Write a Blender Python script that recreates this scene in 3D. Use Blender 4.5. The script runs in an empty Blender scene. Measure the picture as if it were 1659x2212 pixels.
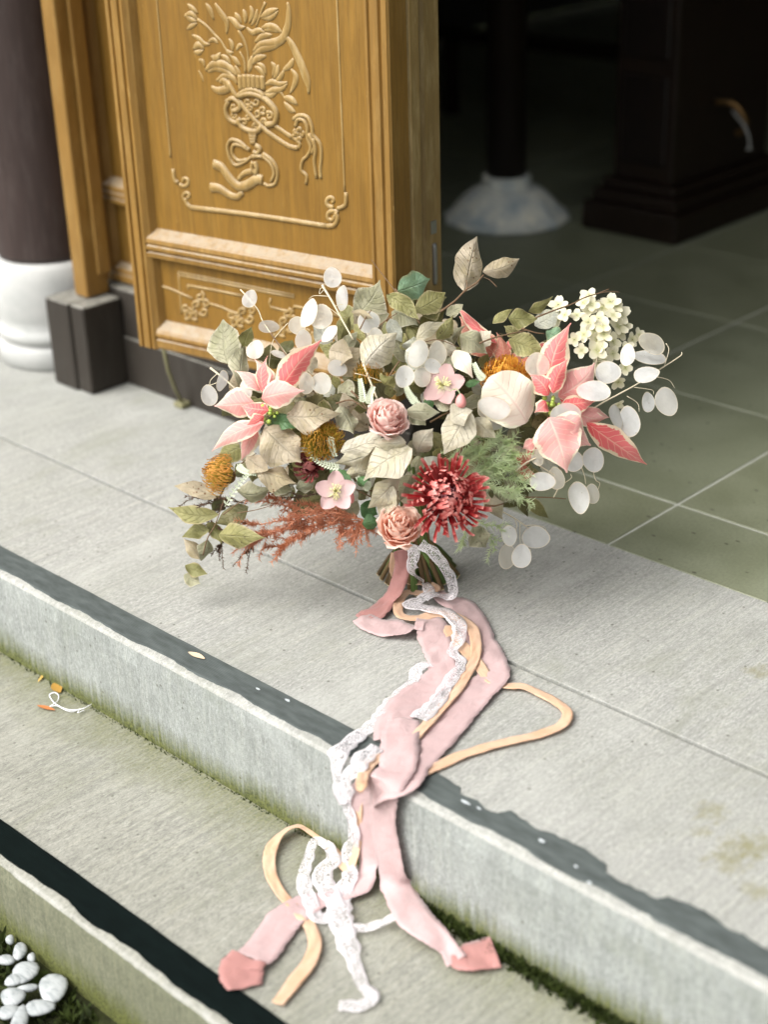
import bpy, bmesh, math, random
from mathutils import Vector, Matrix
random.seed(7)
sc = bpy.context.scene
COL = sc.collection
rad = math.radians

# ------------------------------------------------------------------ camera
CAM = Vector((0, 0, 1.07))
YAW, PIT, ROL = rad(-44.5), rad(25.73), rad(-1.85)
FPX = 3378.0                       # focal length in picture pixels (picture 1659 wide)
_f = Vector((math.sin(YAW)*math.cos(PIT), math.cos(YAW)*math.cos(PIT), -math.sin(PIT)))
_r = _f.cross(Vector((0, 0, 1))).normalized()
_u = _r.cross(_f)
RT = _r*math.cos(ROL) + _u*math.sin(ROL)
UP = -_r*math.sin(ROL) + _u*math.cos(ROL)
FW = _f
cam = bpy.data.cameras.new('camera'); camo = bpy.data.objects.new('camera', cam); COL.objects.link(camo)
camo.matrix_world = Matrix(((RT.x, UP.x, -FW.x, CAM.x), (RT.y, UP.y, -FW.y, CAM.y), (RT.z, UP.z, -FW.z, CAM.z), (0, 0, 0, 1)))
cam.sensor_fit = 'VERTICAL'; cam.sensor_height = 56; cam.sensor_width = 42
cam.lens = 56*FPX/2212.0
cam.clip_start = 0.05; cam.clip_end = 500
cam.dof.use_dof = True; cam.dof.focus_distance = 2.10; cam.dof.aperture_fstop = 3.6
sc.camera = camo
sc.render.resolution_x = 769; sc.render.resolution_y = 1024

# ------------------------------------------------------------------ sky, sun, exposure
w = bpy.data.worlds.new('World'); sc.world = w; w.use_nodes = True
wn = w.node_tree.nodes; wl = w.node_tree.links
sky = wn.new('ShaderNodeTexSky'); sky.sky_type = 'NISHITA'; sky.sun_disc = False
SUN_DIR = Vector((-0.30, -0.90, 1.15)).normalized()      # towards the sun
sky.sun_elevation = math.asin(SUN_DIR.z)
sky.sun_rotation = math.atan2(SUN_DIR.x, SUN_DIR.y)
sky.air_density = 1.0; sky.dust_density = 6.0; sky.ozone_density = 1.0
hs = wn.new('ShaderNodeHueSaturation'); hs.inputs['Saturation'].default_value = 0.22   # overcast: grey-white sky
wl.new(sky.outputs[0], hs.inputs['Color'])
wl.new(hs.outputs[0], wn['Background'].inputs['Color'])
wn['Background'].inputs['Strength'].default_value = 0.15
sl = bpy.data.lights.new('sun', 'SUN'); sl.energy = 0.75; sl.angle = rad(65); sl.color = (1.0, 0.97, 0.93)
so = bpy.data.objects.new('sun', sl); COL.objects.link(so)
so.rotation_euler = (-SUN_DIR).to_track_quat('-Z', 'Y').to_euler(); so.location = (0, -3, 6)
sc.view_settings.view_transform = 'Standard'; sc.view_settings.look = 'None'
sc.view_settings.exposure = 1.13; sc.view_settings.gamma = 1.0
sc.view_settings.use_curve_mapping = False

# ------------------------------------------------------------------ helpers: places
TAG = {'A': (336.5, 490.6, .3802), 'B': (876.1, 490.6, .3802), 'C': (336.4, 841.1, .338), 'E': (757, 841.1, .338),
       'G': (911.2, 841.1, .4508), 'H': (665.9, 1121.4, .3802), 'I': (420.5, 1682.2, .4647), 'J': (350.5, 0, .2535),
       'K': (245.3, 420.5, .169), 'M': (0, 1682.2, .3802), 'N': (0, 1121.4, .19), 'D': (0, 0, 1)}
def px(t, x, y):
    a, b, s = TAG[t]; return (a + s*x, b + s*y)
def ray(p):
    return RT*((p[0]-829.5)/FPX) - UP*((p[1]-1106)/FPX) + FW
def at(p, depth):                 # a point of the place at a distance along the view
    return CAM + ray(p)*depth
def on(p, n, k):                  # where a sight line meets a plane n.x = k
    d = ray(p); return CAM + d*((k - CAM.dot(n))/d.dot(n))
ZV = Vector((0, 0, 1)); YV = Vector((0, 1, 0))

# ------------------------------------------------------------------ helpers: objects
def link(name, me, m, parent=None, smooth=True):
    o = bpy.data.objects.new(name, me); COL.objects.link(o)
    if m is not None and not me.materials: me.materials.append(m)
    if smooth and len(me.polygons): me.polygons.foreach_set('use_smooth', [True]*len(me.polygons))
    if parent is not None: o.parent = parent
    return o
def ROOTLOC(o):
    v = Vector((0, 0, 0))
    while o is not None: v += o.location; o = o.parent
    return v
def mesh(name, vs, fs, m, parent=None, uv=None, smooth=True):
    off = ROOTLOC(parent) if parent is not None else Vector((0, 0, 0))
    me = bpy.data.meshes.new(name); me.from_pydata([tuple(Vector(v)-off) for v in vs], [], fs)
    if uv:
        l = me.uv_layers.new(name='UVMap')
        for lp in me.loops: l.data[lp.index].uv = uv[lp.vertex_index]
    me.update()
    return link(name, me, m, parent, smooth)
def bmobj(name, bm, m, parent=None, smooth=False):
    off = ROOTLOC(parent) if parent is not None else Vector((0, 0, 0))
    bmesh.ops.recalc_face_normals(bm, faces=bm.faces)
    me = bpy.data.meshes.new(name); bmesh.ops.translate(bm, verts=bm.verts, vec=-off); bm.to_mesh(me); bm.free()
    return link(name, me, m, parent, smooth)
def tag(o, label, cat, group=None):
    o['label'] = label; o['category'] = cat
    if group: o['group'] = group
    return o
def struct(o): o['kind'] = 'structure'; return o
def stuff(o): o['kind'] = 'stuff'; return o
def empty(name, loc):
    o = bpy.data.objects.new(name, None); COL.objects.link(o); o.location = loc; o.empty_display_size = .05; return o
def box(bm, x0, x1, y0, y1, z0, z1, bev=0, seg=2, f=None):
    r = bmesh.ops.create_cube(bm, size=1)
    for v in r['verts']:
        v.co = Vector((x0+(v.co.x+.5)*(x1-x0), y0+(v.co.y+.5)*(y1-y0), z0+(v.co.z+.5)*(z1-z0)))
    if bev:
        es = list({e for v in r['verts'] for e in v.link_edges})
        bmesh.ops.bevel(bm, geom=es, offset=bev, segments=seg, profile=.5, affect='EDGES')
def catmull(pts, n):
    out = []
    P = [pts[0]*2-pts[1]] + list(pts) + [pts[-1]*2-pts[-2]]
    for i in range(1, len(P)-2):
        for k in range(n):
            t = k/n; a, b, c, d = P[i-1], P[i], P[i+1], P[i+2]
            out.append(.5*((2*b) + (c-a)*t + (2*a-5*b+4*c-d)*t*t + (3*b-a-3*c+d)*t**3))
    out.append(pts[-1].copy() if hasattr(pts[-1], 'copy') else pts[-1])
    return out
def catf(vals, n):
    return [v.x for v in catmull([Vector((a, 0, 0)) for a in vals], n)]
def tube_data(pts, rads, seg=6, flat=None, vs=None, fs=None):
    vs = [] if vs is None else vs; fs = [] if fs is None else fs
    base = len(vs); n = len(pts); pn = None
    for i, p in enumerate(pts):
        t = (pts[min(i+1, n-1)] - pts[max(i-1, 0)])
        t = t.normalized() if t.length > 1e-9 else Vector((0, 0, 1))
        if flat is not None: a = flat - t*flat.dot(t)
        elif pn is None: a = t.orthogonal()
        else: a = pn - t*pn.dot(t)
        if a.length < 1e-6: a = t.orthogonal()
        a.normalize(); pn = a; b = t.cross(a)
        r = rads[i] if isinstance(rads, (list, tuple)) else rads
        for k in range(seg):
            an = 2*math.pi*k/seg
            ra = r[1] if isinstance(r, tuple) else r; rb = r[0] if isinstance(r, tuple) else r
            vs.append(p + a*math.cos(an)*ra + b*math.sin(an)*rb)
    for i in range(n-1):
        for k in range(seg):
            k2 = (k+1) % seg
            fs.append((base+i*seg+k, base+i*seg+k2, base+(i+1)*seg+k2, base+(i+1)*seg+k))
    fs.append(tuple(base+k for k in reversed(range(seg)))); fs.append(tuple(base+(n-1)*seg+k for k in range(seg)))
    return vs, fs
def rotv(v, ax, an): return Matrix.Rotation(an, 3, ax) @ v

# ------------------------------------------------------------------ helpers: materials
class MT:
    def __init__(s, name, col=(.5, .5, .5), rough=.6, spec=.3):
        s.m = bpy.data.materials.new(name); s.m.use_nodes = True; s.t = s.m.node_tree
        s.b = s.t.nodes['Principled BSDF']; s.b.inputs['Base Color'].default_value = (*col, 1)
        s.b.inputs['Roughness'].default_value = rough; s.b.inputs['Specular IOR Level'].default_value = spec
        s._p = None
    def n(s, k): return s.t.nodes.new('ShaderNode'+k)
    def l(s, a, b): s.t.links.new(a, b)
    def pos(s, scale=(1, 1, 1)):
        g = s.n('NewGeometry'); mp = s.n('Mapping'); mp.inputs['Scale'].default_value = scale
        s.l(g.outputs['Position'], mp.inputs['Vector']); return mp.outputs[0]
    def xyz(s):
        g = s.n('NewGeometry'); x = s.n('SeparateXYZ'); s.l(g.outputs['Position'], x.inputs[0]); return x.outputs
    def uv(s):
        u = s.n('UVMap'); x = s.n('SeparateXYZ'); s.l(u.outputs[0], x.inputs[0]); return x.outputs
    def uvv(s): return s.n('UVMap').outputs[0]
    def noise(s, vec, sc=5, det=4, rough=.6, dist=0):
        q = s.n('TexNoise'); q.inputs['Scale'].default_value = sc; q.inputs['Detail'].default_value = det
        q.inputs['Roughness'].default_value = rough; q.inputs['Distortion'].default_value = dist
        if vec is not None: s.l(vec, q.inputs['Vector'])
        return q.outputs['Fac']
    def voro(s, vec, sc=50, feat='F1'):
        q = s.n('TexVoronoi'); q.feature = feat; q.inputs['Scale'].default_value = sc; s.l(vec, q.inputs['Vector']); return q.outputs['Distance']
    def ramp(s, fac, stops, interp='LINEAR'):
        r = s.n('ValToRGB'); e = r.color_ramp.elements; r.color_ramp.interpolation = interp
        while len(e) < len(stops): e.new(.5)
        for i, (p, c) in enumerate(stops):
            e[i].position = p; e[i].color = (*c, 1) if isinstance(c, tuple) else (c, c, c, 1)
        s.l(fac, r.inputs[0]); return r.outputs[0]
    def mix(s, fac, a, b, mode='MIX'):
        q = s.n('Mix'); q.data_type = 'RGBA'; q.blend_type = mode; q.clamp_factor = True
        for sock, v in ((q.inputs[0], fac), (q.inputs[6], a), (q.inputs[7], b)):
            if hasattr(v, 'links'): s.l(v, sock)
            elif isinstance(v, tuple): sock.default_value = (*v, 1)
            else: sock.default_value = v
        return q.outputs[2]
    def math(s, op, a, b=None, c=None):
        q = s.n('Math'); q.operation = op
        for i, v in enumerate((a, b, c)):
            if v is None: continue
            if hasattr(v, 'links'): s.l(v, q.inputs[i])
            else: q.inputs[i].default_value = v
        return q.outputs[0]
    def mr(s, v, a, b, c=0, d=1):
        q = s.n('MapRange'); q.inputs[1].default_value = a; q.inputs[2].default_value = b; q.inputs[3].default_value = c; q.inputs[4].default_value = d
        s.l(v, q.inputs[0]); return q.outputs[0]
    def rnd(s): return s.n('ObjectInfo').outputs['Random']
    def col(s, c): s.l(c, s.b.inputs['Base Color']); s._c = c; return s
    def bump(s, h, st=.3, d=.002):
        q = s.n('Bump'); q.inputs['Strength'].default_value = st; q.inputs['Distance'].default_value = d
        s.l(h, q.inputs['Height']); s.l(q.outputs[0], s.b.inputs['Normal']); return s
    def transl(s, fac, tint=None):              # thin petals and leaves let some light through
        tr = s.n('BsdfTranslucent'); mx = s.n('MixShader'); mx.inputs[0].default_value = fac
        if tint: tr.inputs[0].default_value = (*tint, 1)
        else: s.l(s._c, tr.inputs[0])
        o = s.t.nodes['Material Output']; s.l(s.b.outputs[0], mx.inputs[1]); s.l(tr.outputs[0], mx.inputs[2]); s.l(mx.outputs[0], o.inputs[0]); s._mx = mx
        return s
    def see(s, fac):                            # sheer or pierced material
        tp = s.n('BsdfTransparent'); mx = s.n('MixShader'); o = s.t.nodes['Material Output']
        src = o.inputs[0].links[0].from_socket
        if hasattr(fac, 'links'): s.l(fac, mx.inputs[0])
        else: mx.inputs[0].default_value = fac
        s.l(src, mx.inputs[1]); s.l(tp.outputs[0], mx.inputs[2]); s.l(mx.outputs[0], o.inputs[0]); return s

def concrete(name, base, streak_axis, moss=None, edge=None, patches=None):
    t = MT(name, rough=.85, spec=.25)
    sc3 = {'y': (1, .32, 1), 'z': (1, 1, .45), 'n': (1, 1, 1)}[streak_axis]
    fine = t.noise(t.pos(sc3), 400, 5, .8)
    med = t.noise(t.pos((1, .35, 1)), 55, 6, .75)
    big = t.noise(t.pos(), 4.5, 4, .6)
    brm = t.noise(t.pos({'y': (1, .045, 1), 'z': (1, 1, .10), 'n': (1, 1, 1)}[streak_axis]), 170, 4, .7)
    c = t.ramp(fine, [(.30, tuple(b*.42 for b in base)), (.5, base), (.70, tuple(min(1, b*1.5) for b in base))])
    c = t.mix(t.ramp(brm, [(.36, .42), (.5, 0.)]), c, tuple(b*.55 for b in base)); c = t.mix(t.ramp(brm, [(.52, 0.), (.66, .35)]), c, tuple(b*v for b, v in zip(base, (1.42, 1.38, 1.28))))
    c = t.mix(t.ramp(med, [(.32, .5), (.5, 0.)]), c, tuple(b*.66 for b in base))
    c = t.mix(t.ramp(big, [(.35, .32), (.62, 0.)]), c, tuple(b*v for b, v in zip(base, (.80, .82, .76))))
    pt_ = t.noise(t.pos((1, .55, 1)), 7, 6, .7, .4)
    c = t.mix(t.ramp(pt_, [(.52, 0.), (.68, .45)]), c, tuple(min(1, b*1.3) for b in base)); c = t.mix(t.ramp(pt_, [(.33, .5), (.46, 0.)]), c, tuple(b*v for b, v in zip(base, (.72, .74, .64))))
    sp = t.noise(t.pos(), 900, 2, .5)
    c = t.mix(t.ramp(sp, [(.30, .8), (.37, 0.)]), c, tuple(b*.30 for b in base))
    pits = t.voro(t.pos(), 38)
    c = t.mix(t.ramp(pits, [(.05, .75), (.10, 0.)]), c, (.10, .10, .08))
    if edge is not None:              # the arris is worn pale
        X = t.xyz(); n1 = t.noise(t.pos(), 70, 3)
        e = t.math('ADD', t.math('SUBTRACT', X[1], edge), t.math('MULTIPLY', t.math('SUBTRACT', n1, .5), .012))
        zz = t.math('ADD', t.math('ABSOLUTE', t.math('SUBTRACT', X[2], edge_z[edge])), t.math('MULTIPLY', t.math('SUBTRACT', n1, .5), .008))
        m1 = t.mr(t.math('MAXIMUM', e, zz), .001, .007, .6, 0)
        c = t.mix(m1, c, (.43, .43, .405))
    if moss is not None:
        kind, a = moss; X = t.xyz()
        if kind == 'riser':           # algae creeping up from the foot of the riser
            st = t.noise(t.pos((1, 1, .07)), 160, 3, .7); bg = t.noise(t.pos((1, 1, .3)), 9, 3)
            hgt = t.math('ADD', t.math('MULTIPLY', st, .055), t.math('MULTIPLY', bg, .030))
            q = t.mr(t.math('SUBTRACT', t.math('SUBTRACT', X[2], a), hgt), -.035, .004, .95, 0)
            mc = t.ramp(t.noise(t.pos(), 300, 3), [(.3, (.035, .045, .010)), (.7, (.14, .15, .04))])
        else:                         # and out over the tread below
            bg = t.noise(t.pos(), 14, 4, .65); st = t.noise(t.pos((1, .2, 1)), 260, 3)
            q = t.math('MULTIPLY', t.mr(t.math('SUBTRACT', t.math('SUBTRACT', a, X[1]), t.math('MULTIPLY', bg, .12)), -.06, .035, .72, 0), t.mr(st, .25, .6, .45, 1))
            mc = t.ramp(t.noise(t.pos(), 300, 3), [(.3, (.06, .07, .022)), (.7, (.19, .19, .08))])
        c = t.mix(q, c, mc)
    if patches:
        for (x, y, r) in patches:
            X = t.xyz(); nz = t.noise(t.pos((1, .6, 1)), 75, 5, .75)
            d = t.math('SQRT', t.math('ADD', t.math('POWER', t.math('SUBTRACT', X[0], x), 2), t.math('POWER', t.math('SUBTRACT', X[1], y), 2)))
            q = t.mr(t.math('ADD', d, t.math('MULTIPLY', t.math('SUBTRACT', nz, .5), r*4.2)), r*.1, r*1.0, .62, 0)
            c = t.mix(q, c, (.20, .19, .10))
    t.col(c)
    h = t.math('ADD', fine, t.math('MULTIPLY', sp, .6))
    t.bump(h, .45, .0016)
    return t.m

EDGE1, EDGE2, Z1, Z2 = 1.0615, .769, -.146, -.256
edge_z = {EDGE1: 0., EDGE2: Z1}
CB = (.322, .325, .300)
M_tread = concrete('concrete_tread', CB, 'y', edge=EDGE1, patches=[(-0.745, 1.260, 0.022), (-0.684, 1.229, 0.030), (-0.673, 1.250, 0.026), (-0.861, 1.557, 0.022), (-0.684, 1.200, 0.026), (-0.634, 1.180, 0.022), (-0.731, 1.228, 0.014)])
M_riser = concrete('concrete_riser', (.285, .302, .286), 'z', moss=('riser', Z1), edge=EDGE1)
M_low = concrete('concrete_low', (.268, .267, .230), 'y', moss=('tread', EDGE1), edge=EDGE2)
M_lowr = concrete('concrete_low_riser', (.165, .170, .115), 'z', moss=('riser', Z2), edge=EDGE2)

def wood(name, base, worn, wear=.35, grain=(1, 1, .05), rough=.5, dust=0.):
    t = MT(name, rough=rough, spec=.35)
    g = t.noise(t.pos(grain), 150, 6, .75, .5); b = t.noise(t.pos((1, 1, .22)), 9, 5, .65)
    c = t.ramp(g, [(.30, tuple(v*.55 for v in base)), (.5, base), (.70, tuple(min(1, v*1.4) for v in base))])
    c = t.mix(t.ramp(b, [(.35, .55), (.65, 0.)]), c, tuple(v*w_ for v, w_ in zip(base, (.66, .58, .5))))
    nk = t.noise(t.pos((1, 1, .35)), 95, 3, .6); c = t.mix(t.ramp(nk, [(.70, 0.), (.76, .7)]), c, worn)
    wn_ = t.noise(t.pos((1, 1, .2)), 55, 5, .7)
    gm = t.n('NewGeometry')
    pt = t.mr(gm.outputs['Pointiness'], .50, .56, 0, 1)
    wf = t.math('MULTIPLY', t.math('ADD', t.mr(wn_, .50, .68, 0, .8), t.math('MULTIPLY', pt, .7)), wear)
    c = t.mix(wf, c, worn)
    if dust:                          # dust and bleaching lie on whatever faces up
        nz = t.n('SeparateXYZ'); t.l(gm.outputs['True Normal'], nz.inputs[0])
        up = t.math('MULTIPLY', t.mr(nz.outputs[2], .25, .75, 0, 1), t.mr(t.noise(t.pos(), 60, 5, .7), .30, .55, .35, 1))
        c = t.mix(t.math('MULTIPLY', up, dust), c, (.40, .395, .34))
    t.col(c); t.bump(g, .25, .001)
    return t.m
OCH = (.185, .091, .012)
M_wood = wood('ochre_wood', OCH, (.36, .23, .075), .35, dust=.42)
M_panel = wood('ochre_panel', (.185, .094, .0120), (.27, .155, .034), .3)
M_carve = wood('carved_wood', (.205, .115, .020), (.40, .285, .125), .6, rough=.4, dust=.25)
M_edge = wood('ochre_edge', (.17, .095, .018), (.45, .34, .16), .5)
M_brown = wood('dark_brown_wood', (.020, .015, .010), (.055, .050, .042), .3, rough=.65, dust=.5)
M_col = wood('maroon_lacquer', (.036, .022, .019), (.085, .068, .062), .35, rough=.6)
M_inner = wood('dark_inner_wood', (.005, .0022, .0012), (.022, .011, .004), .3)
M_metal = MT('dull_metal', (.30, .30, .28), .45, .5).m; M_metal.node_tree.nodes['Principled BSDF'].inputs['Metallic'].default_value = .7
M_brass = MT('brass', (.22, .13, .05), .4, .5).m; M_brass.node_tree.nodes['Principled BSDF'].inputs['Metallic'].default_value = .9
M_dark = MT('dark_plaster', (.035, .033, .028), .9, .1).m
M_roof = MT('roof_boards', (.16, .12, .08), .8, .2).m
M_rod = MT('olive_rod', (.18, .17, .09), .6, .3).m
def stone(name, c0, c1, sc_=30):
    t = MT(name, rough=.8, spec=.25)
    t.col(t.ramp(t.noise(t.pos(), sc_, 5, .65), [(.3, c0), (.7, c1)])); t.bump(t.noise(t.pos(), 200, 3), .3, .002); return t.m
M_stone = stone('pale_stone', (.35, .36, .345), (.46, .46, .44), 14)
M_urn = stone('weathered_stone', (.30, .37, .40), (.82, .80, .66), 16)

# ------------------------------------------------------------------ ground and steps
def soil():
    t = MT('soil', rough=.95, spec=.1)
    c = t.ramp(t.noise(t.pos(), 25, 5), [(.35, (.018, .020, .010)), (.55, (.035, .04, .015)), (.72, (.05, .085, .015))])
    t.col(c); t.bump(t.noise(t.pos(), 90, 5), .8, .01); return t.m
M_soil = soil()
bm = bmesh.new(); bmesh.ops.create_grid(bm, x_segments=2, y_segments=2, size=60)
bmesh.ops.translate(bm, verts=bm.verts, vec=(0, 0, Z2-.012))
ground = struct(bmobj('ground', bm, M_soil))

def slab(name, x0, x1, y0, y1, z0, z1, mtop, mfront, bev, seed, jag=.0025):
    """a cast step block: finely divided along its arris so that the edge can be chipped"""
    random.seed(seed); n = int((x1-x0)/.012); vs = []; fs = []; mi = []
    prof = [(y1, z0), (y1, z1), (y0+.06, z1), (y0+bev*1.6, z1), (y0+bev*.5, z1-bev*.22), (y0+bev*.1, z1-bev*.8), (y0, z1-bev*1.8), (y0, z1-.03), (y0, z0)]
    ch = 0.
    for i in range(n+1):
        x = x0+(x1-x0)*i/n
        ch = ch*.6+random.uniform(-1, 1)*jag*.8; big = .003*max(0, math.sin(x*23+seed)*math.sin(x*9.7)-.55)
        for k, (y, z) in enumerate(prof):
            d = (ch+big) if k in (3, 4, 5, 6) and bev > .003 else 0
            vs.append((x, y+abs(d)*(1 if k in (4, 5, 6) else .6), z-abs(d)*(.8 if k in (4, 5) else 0)))
    m = len(prof)
    for i in range(n):
        for k in range(m-1):
            fs.append((i*m+k, (i+1)*m+k, (i+1)*m+k+1, i*m+k+1)); mi.append(0 if k <= 4 else 1)
    fs.append(tuple(range(m))); mi.append(0); fs.append(tuple(n*m+k for k in reversed(range(m)))); mi.append(0)
    o = mesh(name, vs, fs, None, smooth=False); o.data.materials.append(mtop); o.data.materials.append(mfront)
    o.data.polygons.foreach_set('material_index', mi); return struct(o)
slab('upper_step', -4.5, 2.2, EDGE1, 1.3592, Z1-.2, 0, M_tread, M_riser, .0075, 3)
slab('upper_landing', -4.5, 2.2, 1.3672, 1.7185, Z1-.2, 0, M_tread, M_tread, .0012, 4, 0)
gr = MT('joint_mortar', (.10, .11, .10), .9, .1).m
bm = bmesh.new(); box(bm, -4.5, 2.2, 1.3588, 1.3676, -.2, -.0065); struct(bmobj('step_joint', bm, gr))
slab('lower_step', -4.5, 2.2, EDGE2, EDGE1+.02, Z2-.1, Z1, M_low, M_lowr, .0075, 9, .002)

# tiled floor inside: every tile a piece
def tile_mat():
    t = MT('slate_tile', rough=.42, spec=.4)
    a = t.noise(t.pos(), 9, 5, .65); f = t.noise(t.pos((1, .6, 1)), 260, 4, .7); r = t.rnd()
    c = t.ramp(a, [(.3, (.155, .166, .102)), (.7, (.225, .238, .160))])
    c = t.mix(t.ramp(f, [(.3, .45), (.6, 0.)]), c, (.09, .10, .055))
    c = t.mix(t.math('MULTIPLY', r, .25), c, (.14, .165, .125))
    sp = t.voro(t.pos((1, 1.8, 1)), 24); c = t.mix(t.ramp(sp, [(.06, .85), (.12, 0.)]), c, (.035, .035, .022))
    t.col(c); t.bump(f, .2, .001)
    t.l(t.mr(a, .3, .7, .34, .55), t.b.inputs['Roughness']); return t.m
M_tile = tile_mat()
M_grout = MT('grout', (.42, .43, .38), .9, .1).m
bm = bmesh.new(); box(bm, -4.6, 2.2, 1.719, 6.6, -.2, -.0015)
floor = struct(bmobj('floor', bm, M_grout))
bm = bmesh.new(); T = .4005; g = .0022; box(bm, g, T-g, g, T-g, -.02, 0, .0012, 1)
me_t = bpy.data.meshes.new('tile'); bm.to_mesh(me_t); bm.free(); me_t.materials.append(M_tile)
bm = bmesh.new(); box(bm, g, T-g, .0005, 1.9025-1.7195-g, -.02, 0, .0012, 1)
me_c = bpy.data.meshes.new('cut_tile'); bm.to_mesh(me_c); bm.free(); me_c.materials.append(M_tile)
for i in range(-8, 8):
    for j in range(-1, 11):
        o = bpy.data.objects.new('tile', me_c if j < 0 else me_t); COL.objects.link(o); o.parent = floor
        o.location = (-1.2225+i*T, 1.7195 if j < 0 else 1.9025+j*T, random.uniform(-.0003, .0003))

# ------------------------------------------------------------------ building round the doorway; unseen walls and roof added to darken the hall
def wallbox(name, b, m, label, cat='wall'):
    bm = bmesh.new(); box(bm, *b); return tag(bmobj(name, bm, m), label, cat)
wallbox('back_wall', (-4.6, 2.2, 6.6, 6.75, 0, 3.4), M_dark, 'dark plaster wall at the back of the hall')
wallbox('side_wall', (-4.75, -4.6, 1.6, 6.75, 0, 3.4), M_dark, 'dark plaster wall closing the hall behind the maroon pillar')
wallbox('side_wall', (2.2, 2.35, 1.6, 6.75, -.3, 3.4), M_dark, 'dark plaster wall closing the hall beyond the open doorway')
wallbox('front_wall', (1.5, 2.2, 1.72, 1.86, 0, 3.4), M_dark, 'plain unseen front wall added beside the open doorway to block daylight')  # out of view, put here to keep daylight out of the hall
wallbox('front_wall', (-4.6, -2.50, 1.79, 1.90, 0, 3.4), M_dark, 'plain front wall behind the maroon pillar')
wallbox('lintel', (-2.49, 1.5, 1.68, 1.80, 2.75, 3.4), M_col, 'dark maroon beam over the doors', 'beam')
wallbox('roof', (-5.2, 2.8, 1.55, 6.9, 3.41, 3.55), M_roof, 'unseen boarded roof darkening the hall, drawn back to let sky light reach the bouquet', 'roof')  # out of view; added to darken the hall, front edge placed for sky light

# ------------------------------------------------------------------ door leaves
DA = Vector((-2.022, 1.485, 0)); DTH = rad(9.45)
class Leaf:
    def __init__(s, name, org, th, label, zb):
        s.u = Vector((math.cos(th), math.sin(th), 0)); s.n = Vector((math.sin(th), -math.cos(th), 0)); s.o = Vector(org); s.zb = zb
        s.root = empty(name, (org[0], org[1], zb)); tag(s.root, label, 'door')
    def P(s, u, z, n): return s.o + s.u*u + s.n*n + ZV*z
    def uz(s, p, n=-.016):
        q = on(p, s.n, s.n.dot(s.o)+n); return ((q-s.o).dot(s.u), q.z)
    def extrude(s, name, prof, a, b, along, m, parent=None, steps=1):
        """prof: (w, n) points; along 'z' (w=u) or 'u' (w=z)"""
        vs = []; k = len(prof)
        for i in range(steps+1):
            t = a+(b-a)*i/steps
            for (w_, n) in prof: vs.append(s.P(w_, t, n) if along == 'z' else s.P(t, w_, n))
        fs = []
        for i in range(steps):
            for j in range(k):
                j2 = (j+1) % k
                fs.append((i*k+j, i*k+j2, (i+1)*k+j2, (i+1)*k+j))
        fs.append(tuple(range(k))); fs.append(tuple(steps*k+j for j in reversed(range(k))))
        bm = bmesh.new(); bv = [bm.verts.new(v) for v in vs]
        for f in fs: bm.faces.new([bv[j] for j in f])
        bmesh.ops.triangulate(bm, faces=[f for f in bm.faces if len(f.verts) > 4])
        return bmobj(name, bm, m, parent or s.root)
BK = -.045
def stile_prof(u0, u1, inner, back=BK):
    """moulded stile: beads on the face, a slope down to the panel on the inner side"""
    s_ = 1 if inner == 'r' else -1
    a, b = (u0, u1) if inner == 'r' else (u1, u0)
    w_ = abs(u1-u0)
    pr = [(0, back), (0, -.004), (.003, 0), (.010, .0005), (.012, -.003), (.014, -.003), (.016, .001), (.028, .0015), (.030, -.002), (.032, -.002), (.034, .001), (.038, .001), (w_-.006, -.006), (w_, -.019), (w_, back)]
    pr = [(min(x, w_), n) for x, n in pr]
    return [(a+s_*x, n) for x, n in pr]
def rail_prof(z0, z1, kind, back=BK):
    if kind == 'mid':
        return [(z0, back), (z0, -.016), (z0+.004, -.005), (z0+.006, 0), (z0+.013, .001), (z0+.015, -.003), (z0+.017, -.003), (z0+.019, .001), (z0+.024, .001), (z0+.026, -.002), (z0+.030, .0), (z1-.014, -.001), (z1-.010, -.004), (z1, -.018), (z1, back)]
    return [(z0, back), (z0, -.003), (z0+.004, 0), (z0+.016, .001), (z0+.018, -.002), (z0+.021, -.002), (z0+.023, .001), (z0+.028, 0), (z1-.013, -.003), (z1, -.018), (z1, back)]
def build_leaf(L, W, zt, full=True, dz=0.):
    zb = L.zb
    L.extrude('stile', stile_prof(0, .052, 'r'), zb, zt, 'z', M_wood)
    L.extrude('stile', stile_prof(W-.042, W, 'l'), zb+.0012, zt, 'z', M_wood)
    L.extrude('bottom_rail', rail_prof(zb+.001, zb+.047, 'bot'), .0435, W-.0385, 'u', M_wood)
    L.extrude('middle_rail', rail_prof(zb+.152, zb+.202, 'mid'), .0405, W-.0355, 'u', M_wood)
    L.extrude('top_rail', rail_prof(zt-.08, zt-.001, 'bot'), .0435, W-.0385, 'u', M_wood)
    for nm, a, b in (('lower_panel', zb+.03, zb+.17), ('panel', zb+.19, zt-.05)):
        bm = bmesh.new()
        for f in ([(.03, a, -.018), (W-.03, a, -.018), (W-.03, b, -.018), (.03, b, -.018)], [(.03, a, -.032), (.03, b, -.032), (W-.03, b, -.032), (W-.03, a, -.032)]):
            bm.faces.new([bm.verts.new(L.P(*q)) for q in f])
        bm.verts.ensure_lookup_table(); v = bm.verts
        for i in range(4):
            j = (i+1) % 4; bm.faces.new([v[i], v[j], v[4+(4-j) % 4], v[4+(4-i) % 4]])
        bmobj(nm, bm, M_panel, L.root)
L1 = Leaf('door_leaf', DA, DTH, 'carved ochre wooden door leaf folded open, vase of flowers in relief', .20)
W1 = .522; ZT = 2.70
build_leaf(L1, W1, ZT)
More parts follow.
